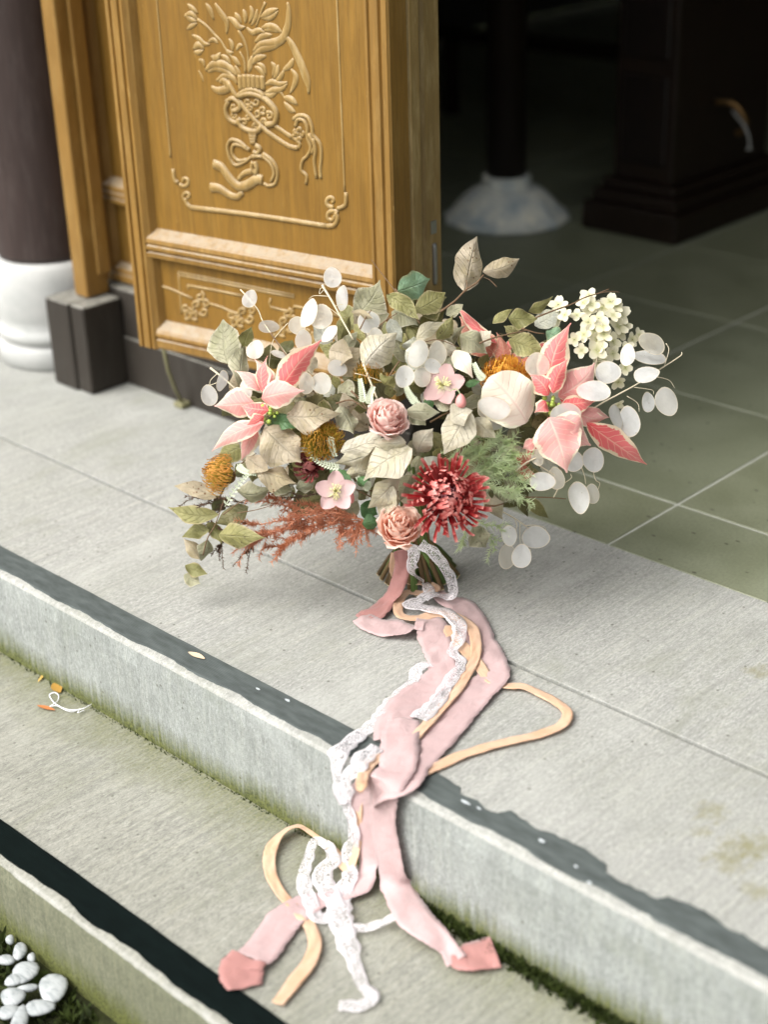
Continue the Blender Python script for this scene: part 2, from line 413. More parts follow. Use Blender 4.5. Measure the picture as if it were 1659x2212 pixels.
# carved relief: each stroke its own raised piece
def relief(L, name, pts, r, dep=None, n=3, taper=(1, 1), tg='J', mat=None, uzl=None):
    q = [Vector((*L.uz(px(tg, *p)), 0)) for p in pts] if uzl is None else [Vector((*p, 0)) for p in uzl]
    q = catmull(q, n) if len(q) > 2 else [q[0].lerp(q[1], i/4) for i in range(5)]
    m = len(q); dep = dep or r*.8; P = []; Rr = []
    for i, v in enumerate(q):
        t = i/(m-1); k = taper[0]*(1-t)+taper[1]*t
        if len(taper) == 3: k = taper[0]*(1-t)**2*1.0+taper[1]*2*t*(1-t)*1.6+taper[2]*t*t
        r_ = r*(1.22 if name in ('carved_petal', 'carved_leaf') else 1.); P.append(L.P(v.x, v.y, -.0185)); Rr.append((max(r_*k, .0004), max(dep*.78*(.5+.5*k), .0006)))
    vs, fs = tube_data(P, Rr, 8, flat=L.n)
    return mesh(name, vs, fs, mat or M_carve, L.root)
def petal(L, pts, r, dep=None): return relief(L, 'carved_petal', pts, r, dep or r*.75, 4, (.25, 1, .15))
def stem(L, pts, r, a=1, b=.6): return relief(L, 'carved_stem', pts, r, r*1.0, 4, (a, b))
def scroll(L, c, r, turns, a0, w_, sgn=1):
    pts = []
    for i in range(14):
        t = i/13; an = a0+sgn*turns*2*math.pi*t; k = r*(1-t*.82); pts.append((c[0]+k*math.cos(an), c[1]+k*math.sin(an)))
    return relief(L, 'carved_scroll', pts, w_, w_*.95, 2, (1, .8))
W = .0030
# border with scrolled corners
relief(L1, 'border_moulding', None, .0020, .0028, uzl=[(.094, 2.5), (.094, 1.2), (.0935, .60), (.0935, .52)])
relief(L1, 'border_moulding', None, .0020, .0028, uzl=[(.4265, 2.5), (.4265, 1.2), (.4265, .60), (.4265, .505)])
relief(L1, 'border_moulding', [(235, 1770), (700, 1825), (1150, 1890), (1400, 1930)], .0042, .0052)
relief(L1, 'border_moulding', [(85, 1440), (100, 1530), (130, 1560)], .0036, .005)
relief(L1, 'border_moulding', [(235, 1770), (200, 1730), (190, 1690)], .0036, .005)
relief(L1, 'border_moulding', [(1400, 1930), (1460, 1920), (1490, 1860), (1470, 1810)], .0040, .005)
relief(L1, 'border_moulding', [(1560, 1640), (1560, 1740), (1520, 1770), (1490, 1780)], .0036, .005)
scroll(L1, (180, 1545), 50, 1.0, 2.6, .0036, -1); scroll(L1, (205, 1672), 42, 1.0, 1.9, .0034)
scroll(L1, (1440, 1850), 58, 1.0, -.5, .0040, -1); scroll(L1, (1435, 1715), 55, 1.0, 1.2, .0038)
# flowers and leaves
for p, r in [(((205, 35), (250, 75), (295, 115)), .0042), (((180, 140), (240, 120), (290, 165)), .0048), (((185, 120), (230, 165), (285, 185)), .0045), (((200, 250), (240, 225), (290, 200)), .0038),
             (((245, 300), (300, 330), (350, 375), (400, 380)), .0042), (((255, 420), (300, 385), (350, 420)), .0052), (((260, 440), (300, 450), (345, 430)), .0042), (((380, 360), (430, 340), (470, 375)), .0036),
             (((410, 480), (450, 500), (490, 450)), .0055), (((560, 330), (585, 380), (590, 440)), .0042), (((620, 430), (650, 390), (680, 395)), .0036), (((530, 420), (560, 450), (600, 450)), .0036),
             (((490, 470), (540, 500), (575, 550)), .0042), (((590, 480), (620, 520), (660, 565)), .0042),
             (((550, 150), (600, 180), (650, 235), (700, 230)), .0052), (((610, 110), (640, 150), (670, 200)), .0042), (((680, 80), (700, 140), (700, 200)), .0046), (((740, 50), (760, 120), (730, 200)), .0046), (((800, 80), (790, 150), (750, 220)), .004),
             (((710, 235), (760, 280), (820, 260), (870, 285)), .0046), (((830, 150), (900, 110), (980, 75)), .0056), (((840, 155), (920, 150), (980, 95)), .0046),
             (((780, 570), (830, 600), (870, 660)), .0044), (((800, 540), (850, 570), (880, 640)), .004), (((920, 530), (950, 580), (930, 660)), .0045), (((980, 555), (970, 620), (940, 680)), .0045), (((1030, 600), (1000, 660), (950, 700)), .0045),
             (((870, 720), (930, 700), (1000, 720), (1060, 700)), .005), (((870, 790), (940, 770), (1010, 760), (1060, 715)), .005), (((860, 800), (920, 815), (980, 780)), .0042), (((1090, 590), (1130, 650), (1120, 720), (1080, 800)), .0052),
             (((1030, 830), (1090, 850), (1145, 895)), .0056), (((1030, 870), (1080, 930), (1130, 960)), .005), (((300, 510), (335, 525), (355, 575)), .0035), (((300, 600), (330, 660), (345, 700)), .0024)]:
    petal(L1, p, r)
for p, r in [(((360, 600), (420, 555), (500, 550), (580, 590), (630, 650)), .0062), (((380, 615), (450, 585), (530, 610), (620, 680)), .0046), (((410, 740), (470, 775), (550, 755), (520, 690), (480, 700)), .0062),
             (((450, 690), (520, 650), (590, 660), (630, 720)), .0045), (((770, 440), (830, 380), (920, 370), (1010, 340), (1060, 230), (1070, 100), (1060, 20)), .0062),
             (((770, 470), (840, 420), (940, 395), (1020, 350)), .0055), (((840, 240), (900, 225), (960, 240), (1010, 280)), .0050), (((860, 260), (920, 250), (980, 275)), .0040), (((780, 360), (850, 310), (930, 300)), .0045),
             (((1035, 300), (1090, 370), (1140, 470), (1190, 580), (1235, 690), (1240, 800)), .0062), (((1150, 500), (1190, 620), (1235, 760)), .0042), (((760, 545), (800, 500), (880, 480)), .0050), (((1110, 500), (1080, 560), (1020, 600)), .0046),
             (((760, 480), (740, 560), (730, 620)), .005), (((610, 560), (640, 620), (650, 660)), .0042), (((440, 30), (490, 110), (540, 190), (540, 290)), .0048), (((360, 30), (400, 90), (430, 170)), .0042)]:
    relief(L1, 'carved_leaf', p, r, r*.62, 4, (.35, 1, .3))
for p in [((290, 165), (370, 225), (440, 300), (490, 350), (540, 430), (640, 560)), ((640, 260), (690, 350), (720, 450), (725, 600)), ((870, 20), (830, 120), (790, 230)), ((700, 620), (690, 520), (650, 440)), ((740, 600), (760, 500), (790, 400)), ((980, 770), (1010, 800), (1040, 840))]:
    stem(L1, p, .0028)
# the vase: fluted neck, scrolled belly, foot, swags and tassels
for i in range(6):
    x = 655+i*38; relief(L1, 'vase_flute', [(x, 640-6*math.sin(i)), (x+4, 700), (x+6, 770-16*math.sin(i*.6))], .0055, .0050, 3, (1, .9))
relief(L1, 'vase_rim', [(630, 830), (690, 780), (760, 765), (830, 790), (860, 830)], .0045, .006)
relief(L1, 'vase_outline', [(560, 860), (535, 930), (560, 1010), (630, 1050), (660, 1010)], .0045, .006)
relief(L1, 'vase_outline', [(640, 820), (740, 800), (850, 830), (930, 900), (970, 970), (950, 1050), (880, 1065)], .0050, .007)
relief(L1, 'vase_outline', [(640, 1010), (660, 1070), (720, 1110), (800, 1120), (840, 1080)], .0045, .006)
relief(L1, 'vase_outline', [(540, 870), (590, 840), (650, 880), (650, 930), (590, 950)], .0042, .006)
for c, r, a, s_ in [((720, 870), 34, 0, 1), ((790, 870), 34, 3, -1), ((850, 940), 36, 1, 1), ((905, 990), 36, 4, 1), ((800, 970), 32, 2, -1), ((690, 1045), 34, 2.5, 1), ((600, 915), 34, 0, 1), ((610, 990), 28, 4, -1), ((740, 930), 26, 3, 1), ((850, 1035), 26, 1, -1), ((790, 1080), 28, 3, 1), ((720, 1000), 22, 0, 1)]:
    scroll(L1, c, r, 1.1, a, .0030, s_)
stem(L1, ((545, 690), (640, 850), (740, 980), (860, 1100), (980, 1190), (1080, 1250), (1150, 1265)), .0042, 1, 1)
stem(L1, ((950, 1070), (1020, 1120), (1100, 1175)), .0038, 1, 1)
stem(L1, ((1150, 1265), (1165, 1230), (1120, 1180)), .0032, 1, 1)
for k in range(4): relief(L1, 'vase_foot', [(735+4*k, 1135+24*k), (768, 1142+24*k), (800-4*k, 1135+24*k)], .0042, .005, 2)
for x, y in [(1125, 1120), (1165, 1110), (1140, 1150), (1180, 1145), (1120, 1165), (1165, 1190)]: scroll(L1, (x, y), 20, .8, x, .0034)
for p in [((720, 1270), (650, 1210), (580, 1195), (550, 1250), (570, 1350), (620, 1410), (700, 1380), (750, 1340)), ((740, 1280), (660, 1240), (600, 1240), (590, 1310), (640, 1370), (720, 1360)),
          ((850, 1310), (930, 1370), (975, 1460), (960, 1560), (900, 1585), (860, 1565)), ((850, 1330), (920, 1400), (945, 1480), (920, 1550)),
          ((1130, 1080), (1150, 1020), (1200, 1030), (1230, 1090), (1230, 1170), (1260, 1260), (1230, 1330), (1190, 1370), (1180, 1450), (1225, 1500), (1220, 1570)),
          ((1110, 1020), (1160, 985), (1230, 1000), (1270, 1080), (1280, 1150), (1340, 1230), (1350, 1330), (1340, 1440), (1345, 1520)), ((1280, 1180), (1300, 1280), (1290, 1380), (1310, 1520)), ((1240, 1140), (1290, 1240), (1270, 1310))]:
    relief(L1, 'carved_ribbon', p, .0036, .0048, 4, (1, .8))
relief(L1, 'carved_ribbon', [(430, 1400), (500, 1430), (560, 1510), (640, 1590), (720, 1580), (800, 1530), (850, 1540)], .0095, .0065, 4, (.85, .9))
relief(L1, 'carved_ribbon', [(405, 1600), (480, 1610), (560, 1660), (630, 1680), (680, 1640)], .0095, .0060, 4, (.9, .5))
relief(L1, 'carved_ribbon', [(640, 1530), (690, 1480), (760, 1460)], .0070, .005, 4, (.5, .8))
for p in [((790, 1240), (830, 1270), (800, 1310), (770, 1290)), ((760, 1340), (800, 1330), (850, 1340)), ((780, 1380), (800, 1430), (790, 1490)), ((770, 1380), (760, 1430), (785, 1480))]:
    relief(L1, 'carved_knot', p, .0044, .006, 3, (1, .8))
# lower panel: key-fret lines and cloud lumps, some of it behind the flowers
def fret(pts, r=.0022): return relief(L1, 'carved_fret', pts, r, r*1.2, 2, (1, 1), 'K')
fret(((815, 995), (1250, 1080), (1700, 1170), (2300, 1290))); fret(((835, 1035), (1250, 1115), (1700, 1205), (2300, 1320))); fret(((815, 995), (835, 1250), (855, 1530)))
fret(((930, 1165), (1280, 1225), (1640, 1300)), .0026); fret(((930, 1165), (950, 1210)), .0026)
fret(((535, 1155), (690, 1200), (820, 1255), (1000, 1335)), .0026); fret(((1210, 1395), (1360, 1440), (1490, 1500), (1600, 1530)), .0026)
for x0, y0 in ((1030, 1430), (1620, 1520), (2150, 1640), (2600, 1740)):
    for dx, dy, r, a, s_ in [(-120, 20, 60, 0, 1), (-100, 110, 60, 2, -1), (0, 120, 60, 1, 1), (110, 70, 60, 3, -1), (130, -30, 55, 4, 1), (60, -120, 65, 5, 1), (20, -20, 55, 2, 1), (-20, 60, 40, 0, 1)]:
        pts = [(x0+dx+r*(1-t/9*.8)*math.cos(a+s_*t*.75), y0+dy+r*(1-t/9*.8)*math.sin(a+s_*t*.75)) for t in range(10)]
        relief(L1, 'carved_cloud', pts, .0034, .0036, 2, (1, .8), 'K')
fret(((2000, 1330), (2000, 1440), (2300, 1500), (2300, 1430), (2900, 1560)), .0026)

L2 = Leaf('door_leaf', DA+Vector((math.sin(DTH)*-1, math.cos(DTH), 0))*.0475+Vector((.0, 0, 0)), DTH, 'ochre door leaf folded flat behind the carved one, only its edge showing', .20)
BK = -.032
L2.extrude('stile', [(W1-.045, -.034), (W1-.045, 0), (W1-.012, 0), (W1-.009, -.003), (W1-.004, -.003), (W1, -.006), (W1, -.028), (W1-.003, -.034)], .2005, ZT, 'z', M_edge)
L2.extrude('stile', [(0, -.034), (0, 0), (.045, 0), (.045, -.034)], .2005, ZT, 'z', M_edge)
L2.extrude('rail', [(.2015, -.034), (.2015, 0), (.26, 0), (.26, -.034)], .045, W1-.045, 'u', M_edge)
L2.extrude('rail', [(2.62, -.034), (2.62, 0), (2.695, 0), (2.695, -.034)], .045, W1-.045, 'u', M_edge)
L2.extrude('panel', [(.26, -.025), (.26, -.012), (2.62, -.012), (2.62, -.025)], .045, W1-.045, 'u', M_panel)

BK = -.040
L3 = Leaf('door_leaf', (-2.425, 1.702, 0), 0, 'ochre door leaf standing closed behind the open one, on the dark threshold', .189)
W3 = .855
L3.extrude('stile', stile_prof(.004, .056, 'r', BK), .1895, ZT, 'z', M_wood)
L3.extrude('stile', [(W3-.05, BK), (W3-.05, -.006), (W3-.044, 0), (W3-.02, .001), (W3-.016, -.003), (W3-.004, -.003), (W3, -.008), (W3, BK)], .1895, ZT, 'z', M_edge)
for a, b, k in ((.1905, .225, 'bot'), (.338, .388, 'mid'), (2.6, 2.699, 'bot')):
    L3.extrude('rail', rail_prof(a, b, k, BK), .0445, W3-.048, 'u', M_wood)
L3.extrude('lower_panel', [(.21, -.03), (.21, -.018), (.36, -.018), (.36, -.03)], .045, W3-.045, 'u', M_panel)
L3.extrude('panel', [(.37, -.03), (.37, -.018), (2.63, -.018), (2.63, -.03)], .045, W3-.045, 'u', M_panel)
for x0, z0 in ((.12, .66), (.135, .60), (.125, .53), (.13, .44), (.12, .42), (.115, .30), (.12, .28), (.11, .255), (.14, .72)):
    relief(L3, 'carved_scroll', None, .0042, .006, 3, (.6, 1, .5), uzl=[(x0, z0+.02), (x0+.008, z0+.012), (x0+.004, z0), (x0+.013, z0-.012)])
bm = bmesh.new()
box(bm, -1.5705, -1.5685, 1.7185, 1.731, .415, .435, .0005); bolt = bmobj('bolt_plate', bm, M_metal, L3.root)
vs, fs = tube_data([Vector((-1.5690, 1.7250, z)) for z in (.335, .34, .395, .40)], [.003, .0045, .0045, .003], 8)
mesh('flush_bolt', vs, fs, M_metal, L3.root)

# pivot post and its block, threshold, hook bar
post = empty('pivot_post', (-2.38, 1.66, .175)); tag(post, 'ochre pivot post standing on the dark wooden block', 'post')
bm = bmesh.new(); box(bm, -2.402, -2.362, 1.630, 1.682, .1745, 2.745, .004); bmobj('shaft', bm, M_wood, post)
bm = bmesh.new(); box(bm, -2.3615, -2.352, 1.655, 1.684, .215, 2.74, .003); bmobj('bead', bm, M_wood, post)
blk = empty('pivot_block', (-2.385, 1.62, 0)); tag(blk, 'dark brown wooden block carrying the ochre pivot post', 'block')
bm = bmesh.new(); box(bm, -2.443, -2.370, 1.588, 1.6815, .0005, .1735, .005, 3); bmobj('block', bm, M_brown, blk)
bm = bmesh.new(); box(bm, -2.3695, -2.328, 1.592, 1.6815, .0005, .1730, .006, 3); bmobj('cheek', bm, M_brown, blk)
thr = empty('threshold', (-1.93, 1.71, 0)); tag(thr, 'tall dark brown wooden threshold under the closed door leaf', 'threshold')
bm = bmesh.new(); box(bm, -2.50, -1.585, 1.6835, 1.7750, .0005, .187, .004, 2); bmobj('board', bm, M_brown, thr)
bm = bmesh.new(); box(bm, -2.3275, -1.585, 1.6770, 1.6830, .0005, .095, .002, 2); bmobj('skirting_board', bm, M_brown, thr)
p0 = on((346, 755), YV, 1.600); p1 = on((392, 878), ZV, .001)
hook = empty('hook_bar', (p1.x, p1.y, 0)); tag(hook, 'thin olive metal bar leaning from the door bottom to the concrete', 'bar')
hv = [Vector((p0.x, p0.y, .200)), p0.lerp(p1, .35), p0.lerp(p1, .7), Vector((p1.x, p1.y, .012))]
vs, fs = tube_data(hv, .0036, 8); mesh('rod', vs, fs, M_rod, hook)
bm = bmesh.new(); box(bm, p1.x-.012, p1.x+.014, p1.y-.010, p1.y+.012, .0005, .011, .003); bmobj('floor_catch', bm, M_rod, hook)

# maroon pillar on its stone drum
def lathe(prof, c, seg=40, facet=None):
    vs = []; fs = []
    for r, z in prof:
        for k in range(seg):
            an = 2*math.pi*k/seg; rr = r*(1+(facet(an, z) if facet else 0)); vs.append((c[0]+rr*math.cos(an), c[1]+rr*math.sin(an), z))
    for i in range(len(prof)-1):
        for k in range(seg): fs.append((i*seg+k, i*seg+(k+1) % seg, (i+1)*seg+(k+1) % seg, (i+1)*seg+k))
    fs.append(tuple(reversed(range(seg)))); fs.append(tuple((len(prof)-1)*seg+k for k in range(seg)))
    return vs, fs
pc = (-2.580, 1.702)
pil = empty('pillar', (*pc, 0)); tag(pil, 'round maroon pillar on a pale stone drum beside the doors', 'pillar')
vs, fs = lathe([(.098, .213), (.101, .225), (.100, 1.2), (.097, 3.40)], pc, 48); mesh('shaft', vs, fs, M_col, pil)
vs, fs = lathe([(.114, .0005), (.121, .004), (.122, .038), (.118, .045), (.110, .047), (.110, .051), (.118, .054), (.120, .066), (.116, .076), (.112, .079), (.118, .10), (.122, .14), (.120, .18), (.114, .20), (.106, .212)], pc, 48)
mesh('stone_drum', vs, fs, M_stone, pil)

# inside the hall
ic = (-2.505, 3.03)
ip = empty('inner_pillar', (*ic, 0)); tag(ip, 'dark pillar inside the hall on a flared lobed stone foot', 'pillar')
vs, fs = lathe([(.150, .0005), (.162, .005), (.160, .016), (.148, .022), (.112, .060), (.084, .082), (.066, .086), (.062, .092), (.062, .114), (.058, .116)], ic, 12); mesh('stone_foot', vs, fs, M_urn, ip, smooth=False)
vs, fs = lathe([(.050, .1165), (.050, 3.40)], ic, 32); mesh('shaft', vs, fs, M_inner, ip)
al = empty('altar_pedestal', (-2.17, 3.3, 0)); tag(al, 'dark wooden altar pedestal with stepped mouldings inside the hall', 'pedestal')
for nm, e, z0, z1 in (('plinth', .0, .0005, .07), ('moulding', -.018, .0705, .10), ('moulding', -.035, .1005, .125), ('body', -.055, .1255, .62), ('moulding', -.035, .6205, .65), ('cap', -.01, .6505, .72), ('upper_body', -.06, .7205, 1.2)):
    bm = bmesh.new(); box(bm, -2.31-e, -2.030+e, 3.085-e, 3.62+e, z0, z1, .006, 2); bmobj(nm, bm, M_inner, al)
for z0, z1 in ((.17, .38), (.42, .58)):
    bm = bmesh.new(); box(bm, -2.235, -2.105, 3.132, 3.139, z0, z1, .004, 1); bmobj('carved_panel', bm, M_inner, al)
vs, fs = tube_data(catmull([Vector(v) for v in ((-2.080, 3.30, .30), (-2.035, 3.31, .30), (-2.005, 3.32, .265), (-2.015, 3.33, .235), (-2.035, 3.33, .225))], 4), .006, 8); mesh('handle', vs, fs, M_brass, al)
vs, fs = tube_data(catmull([Vector(v) for v in ((-2.03, 3.30, .285), (-1.995, 3.30, .255), (-1.978, 3.30, .225), (-1.976, 3.30, .200))], 4), [.003]*12+[.010], 8); mesh('hanging_tassel', vs, fs, M_metal, al)
bn = empty('bench', (-1.85, 4.2, 0)); tag(bn, 'low dark wooden bench standing deep in the hall', 'bench')
bm = bmesh.new(); box(bm, -2.05, -1.0, 4.05, 4.35, .33, .37, .006); bmobj('seat', bm, M_inner, bn)
for x in (-2.0, -1.1):
    for y in (4.09, 4.28):
        bm = bmesh.new(); box(bm, x, x+.05, y, y+.05, .0005, .3295, .004); bmobj('leg', bm, M_inner, bn)
rl = empty('low_rail', (-3.1, 3.9, 0)); tag(rl, 'low wooden rail behind the inner pillar', 'rail')
bm = bmesh.new(); box(bm, -3.6, -2.7, 3.9, 3.95, .24, .28, .004); bmobj('bar', bm, M_inner, rl)
for x in (-3.5, -2.8):
    bm = bmesh.new(); box(bm, x, x+.04, 3.905, 3.945, .0005, .2395, .003); bmobj('leg', bm, M_inner, rl)

# ------------------------------------------------------------------ anti-slip strips
def tape_mat(name, c):
    t = MT(name, rough=.9, spec=.05); X = t.xyz()
    rib = t.math('SINE', t.math('MULTIPLY', X[1], 2300)); n1 = t.noise(t.pos((.3, 1, 1)), 90, 4)
    cc = t.ramp(n1, [(.3, tuple(v*.75 for v in c)), (.7, tuple(v*1.25 for v in c))])
    t.col(cc); t.bump(t.math('ADD', rib, t.noise(t.pos(), 500, 2)), .35, .0006); return t.m
def tape(name, y0, y1, z, m, label, seed, backjag, x0=-3.0, x1=1.2):
    random.seed(seed); n = int((x1-x0)/.008); vs = []; fs = []; f0 = 0; b0 = 0; lum = 0
    for i in range(n+1):
        x = x0+(x1-x0)*i/n
        f0 = f0*.8+random.uniform(-1, 1)*.0011; b0 = b0*.85+random.uniform(-1, 1)*(.0003+.0014*max(0, min(1, (x-backjag)*6)))
        lum = lum*.93+random.uniform(-1, 1)*.0030; wav = max(0, min(1, (x-backjag)*6))*(lum*.75-(.010 if math.sin(x*17+2*math.sin(x*7.3)) > .55 else 0))
        a, b = y0+f0+.0016*math.sin(x*41), y1+b0+wav-.004*max(0, min(1, (x-backjag)*6))
        vs += [(x, a, z-.0008), (x, a+.001, z+.0016), (x, b-.001, z+.0016), (x, b, z-.0008)]
    for i in range(n):
        for k in range(3): fs.append((i*4+k, (i+1)*4+k, (i+1)*4+k+1, i*4+k+1))
    o = mesh(name, vs, fs, m, smooth=False); return tag(o, label, 'anti-slip strip')
tp = tape('grip_strip', EDGE1+.0115, EDGE1+.0545, .0, tape_mat('grip_tape', (.078, .090, .086)), 'grey ribbed grip strip along the upper step edge, ragged in places', 5, -1.12)
tape('grip_strip', EDGE2+.0115, EDGE2+.0525, Z1, tape_mat('grip_tape_dark', (.003, .006, .0055)), 'black grip strip along the lower step edge', 6, 5)
M_flake = MT('pale_flake', (.50, .54, .55), .6, .3).m
random.seed(12)
for t_, x, y, s_ in [('D', 557, 1487, 9), ('D', 622, 1512, 12), ('D', 1005, 1731, 14), ('D', 1035, 1745, 7), ('D', 1170, 1815, 14), ('D', 1245, 1870, 9), ('D', 1275, 1905, 8)]:
    c = on(px(t_, x, y), ZV, .003); k = 7; r = s_/FPX*1.8*.8
    vs = [c+Vector((1.0*r*math.cos(6.283*i/k)*random.uniform(.4, 1.3), .28*r*math.sin(6.283*i/k)*random.uniform(.6, 1.2), 0)) for i in range(k)]
    vs2 = [v-ZV*.0022 for v in vs]; fs = [tuple(range(k))]+[(i, i+k, (i+1) % k+k, (i+1) % k) for i in range(k)]
    mesh('paint_flake', vs+vs2, fs, M_flake, tp, smooth=False)

# ------------------------------------------------------------------ pebbles and moss at the foot of the steps
def pebble_mat():
    t = MT('white_pebble', rough=.55, spec=.4)
    c = t.ramp(t.noise(t.pos((1, 3, 1)), 40, 4, .6, .8), [(.3, (.20, .22, .22)), (.55, (.36, .38, .38)), (.75, (.44, .45, .45))])
    c = t.mix(t.ramp(t.rnd(), [(.75, 0.), (.95, .6)]), c, (.40, .36, .28)); t.col(c); t.bump(t.noise(t.pos(), 120, 3), .3, .002); return t.m
M_peb = pebble_mat(); random.seed(21)
def pebble(c, a, b, h, rz):
    vs = []; fs = []; nu, nv = 14, 7; ph = random.uniform(0, 9)
    for j in range(nv+1):
        la = -math.pi/2+math.pi*j/nv
        for i in range(nu):
            lo = 2*math.pi*i/nu; k = 1+.10*math.sin(2*lo+ph)+.07*math.sin(3*lo+ph*2)
            p = Vector((a*k*math.cos(la)**.8*math.cos(lo) if math.cos(la) > 0 else 0, b*k*math.cos(la)**.8*math.sin(lo) if math.cos(la) > 0 else 0, h*math.sin(la)))
            p = rotv(p, ZV, rz); vs.append(c+p)
    for j in range(nv):
        for i in range(nu): fs.append((j*nu+i, j*nu+(i+1) % nu, (j+1)*nu+(i+1) % nu, (j+1)*nu+i))
    mesh('pebble', vs, fs, M_peb, ground)
spots = []
for x, y, a, b in [(110, 980, 75, 30), (178, 1018, 42, 17), (30, 1030, 45, 36), (140, 1098, 108, 48), (78, 1145, 48, 40), (300, 1188, 122, 60), (70, 1238, 75, 52), (222, 1300, 72, 54), (48, 1325, 65, 38), (110, 1372, 115, 34), (55, 915, 40, 18), (155, 1190, 26, 40)]:
    c = on(px('M', x, y), ZV, Z2+.004); s_ = .3802*1.62/FPX; spots.append((c.x, c.y, max(a, b)*s_))
    pebble(c, a*s_*1.08, b*s_*1.75, .0045, -.75)
for k in range(900):
    if len(spots) > 110: break
    x, y = random.uniform(-2.4, -.6), random.uniform(.1, .74); a = random.uniform(.018, .042)
    p = Vector((x, y, Z2)); q = p-CAM; dd = q.dot(FW); sx, sy = 829.5+FPX*q.dot(RT)/dd, 1106-FPX*q.dot(UP)/dd
    if -20 < sx < 260 and sy < 2300: continue
    if any((x-u)**2+(y-v)**2 < (a*1.05+r)**2 for u, v, r in spots): continue
    spots.append((x, y, a)); pebble(Vector((x, y, Z2+.002)), a, a*random.uniform(.6, .9), .012, random.uniform(0, 3))
def leafy_mat(name, c0, c1):
    t = MT(name, rough=.7, spec=.2); c = t.ramp(t.noise(t.pos(), 60, 3), [(.3, c0), (.7, c1)]); t.col(c); t.transl(.3); return t.m
M_moss = leafy_mat('moss', (.014, .020, .006), (.05, .07, .014))
def moss(name, pts, label, per, hgt):
    vs = []; fs = []
    for p, r in pts:
        for k in range(per):
            b = p+Vector((random.gauss(0, r), random.gauss(0, r*.5), 0)); d = Vector((random.uniform(-1, 1), random.uniform(-1, 1), random.uniform(.7, 1.6))).normalized()*hgt*random.uniform(.4, 1.2)
            s_ = d.cross(Vector((random.uniform(-1, 1), random.uniform(-1, 1), 0))).normalized()*hgt*.18; i = len(vs)
            vs += [b-s_, b+s_, b+d*.6+s_*.8, b+d]; fs.append((i, i+1, i+2, i+3))
    o = mesh(name, vs, fs, M_moss); tag(o, label, 'moss'); return stuff(o)
moss('moss_clump', [(Vector((-1.02+.012*i, EDGE1-.008, Z1)), .008+.00016*i) for i in range(44)], 'dark green moss in the crack under the upper step', 46, .013)
moss('moss_clump', [(Vector((-1.95+.012*i, EDGE1-.003, Z1)), .004) for i in range(70)], 'thin line of green moss at the foot of the upper riser', 5, .005)
moss('moss_clump', [(Vector((random.uniform(-1.9, -.7), EDGE2-.012-abs(random.gauss(0, .035)), Z2-.01)), .010) for i in range(110)], 'bright green moss and weeds between pebbles and lower step', 12, .018)

# ------------------------------------------------------------------ litter
def litter_mat(name, c): t = MT(name, c, .8, .2); return t.m
def flatleaf(name, p, l, wd, rz, m, z, label, curl=.2):
    c = on(p, ZV, z); vs = []; fs = []
    for i in range(7):
        t = i/6; h = wd*math.sin(math.pi*min(max(t, .03), .97))**.8
        for s_ in (-1, 0, 1):
            v = Vector(((t-.5)*l, s_*h/2, .0015+curl*h*.5*abs(s_)+.15*curl*l*(t-.5)**2)); vs.append(c+rotv(v, ZV, rz))
    for i in range(6):
        for s_ in (0, 1): fs.append((i*3+s_, i*3+3+s_, i*3+4+s_, i*3+1+s_))
    return tag(mesh(name, vs, fs, m), label, 'leaf')
flatleaf('fallen_leaf', px('D', 424, 1418), .030, .010, .1, litter_mat('tan_litter', (.62, .48, .33)), .002, 'small tan leaf lying on the grey grip strip')
flatleaf('fallen_leaf', px('N', 640, 1930), .030, .016, -.3, litter_mat('rust_litter', (.33, .19, .04)), Z1+.001, 'rusty brown leaf scrap at the foot of the upper riser')
flatleaf('fallen_leaf', px('N', 520, 2155), .032, .008, .3, litter_mat('orange_litter', (.40, .15, .05)), Z1+.001, 'orange leaf shred beside the white thread')
flatleaf('fallen_leaf', px('N', 462, 1815), .024, .004, -1.0, litter_mat('straw_litter', (.55, .36, .10)), Z1+.001, 'thin straw coloured stalk against the mossy riser')
thr_pts = [(1065, 2085), (960, 2145), (830, 2172), (720, 2150), (620, 2095), (565, 2025), (562, 1990), (620, 1972), (662, 2010), (650, 2065), (600, 2105), (560, 2135), (640, 2120), (740, 2170), (820, 2190), (900, 2160), (880, 2200), (960, 2170)]
vs, fs = tube_data(catmull([on(px('N', *p), ZV, Z1+.003+.003*(i % 3 == 1)) for i, p in enumerate(thr_pts)], 4), .0007, 5)
tag(mesh('thread', vs, fs, MT('white_thread', (.8, .8, .82), .6, .3).m), 'curled white thread lying on the lower step', 'thread')

# ================================================================== the bouquet
BASE = on(px('D', 900, 1255), ZV, 0)
bq = empty('bouquet', (BASE.x, BASE.y, 0))
tag(bq, 'loose bridal bouquet of dried leaves, poinsettias, roses and trailing ribbons on the step', 'bouquet')
HC = (885, 925)
def depth(p, lay=0.):
    r2 = ((p[0]-HC[0])**2+((p[1]-HC[1])*1.1)**2)/560.0**2
    return 2.165-.10*max(-.35, 1-r2)-lay
def bp(t, x, y, lay=0.):
    p = px(t, x, y); return at(p, depth(p, lay))
def mpx(p, lay=0.): return depth(p, lay)/FPX          # metres for one picture pixel

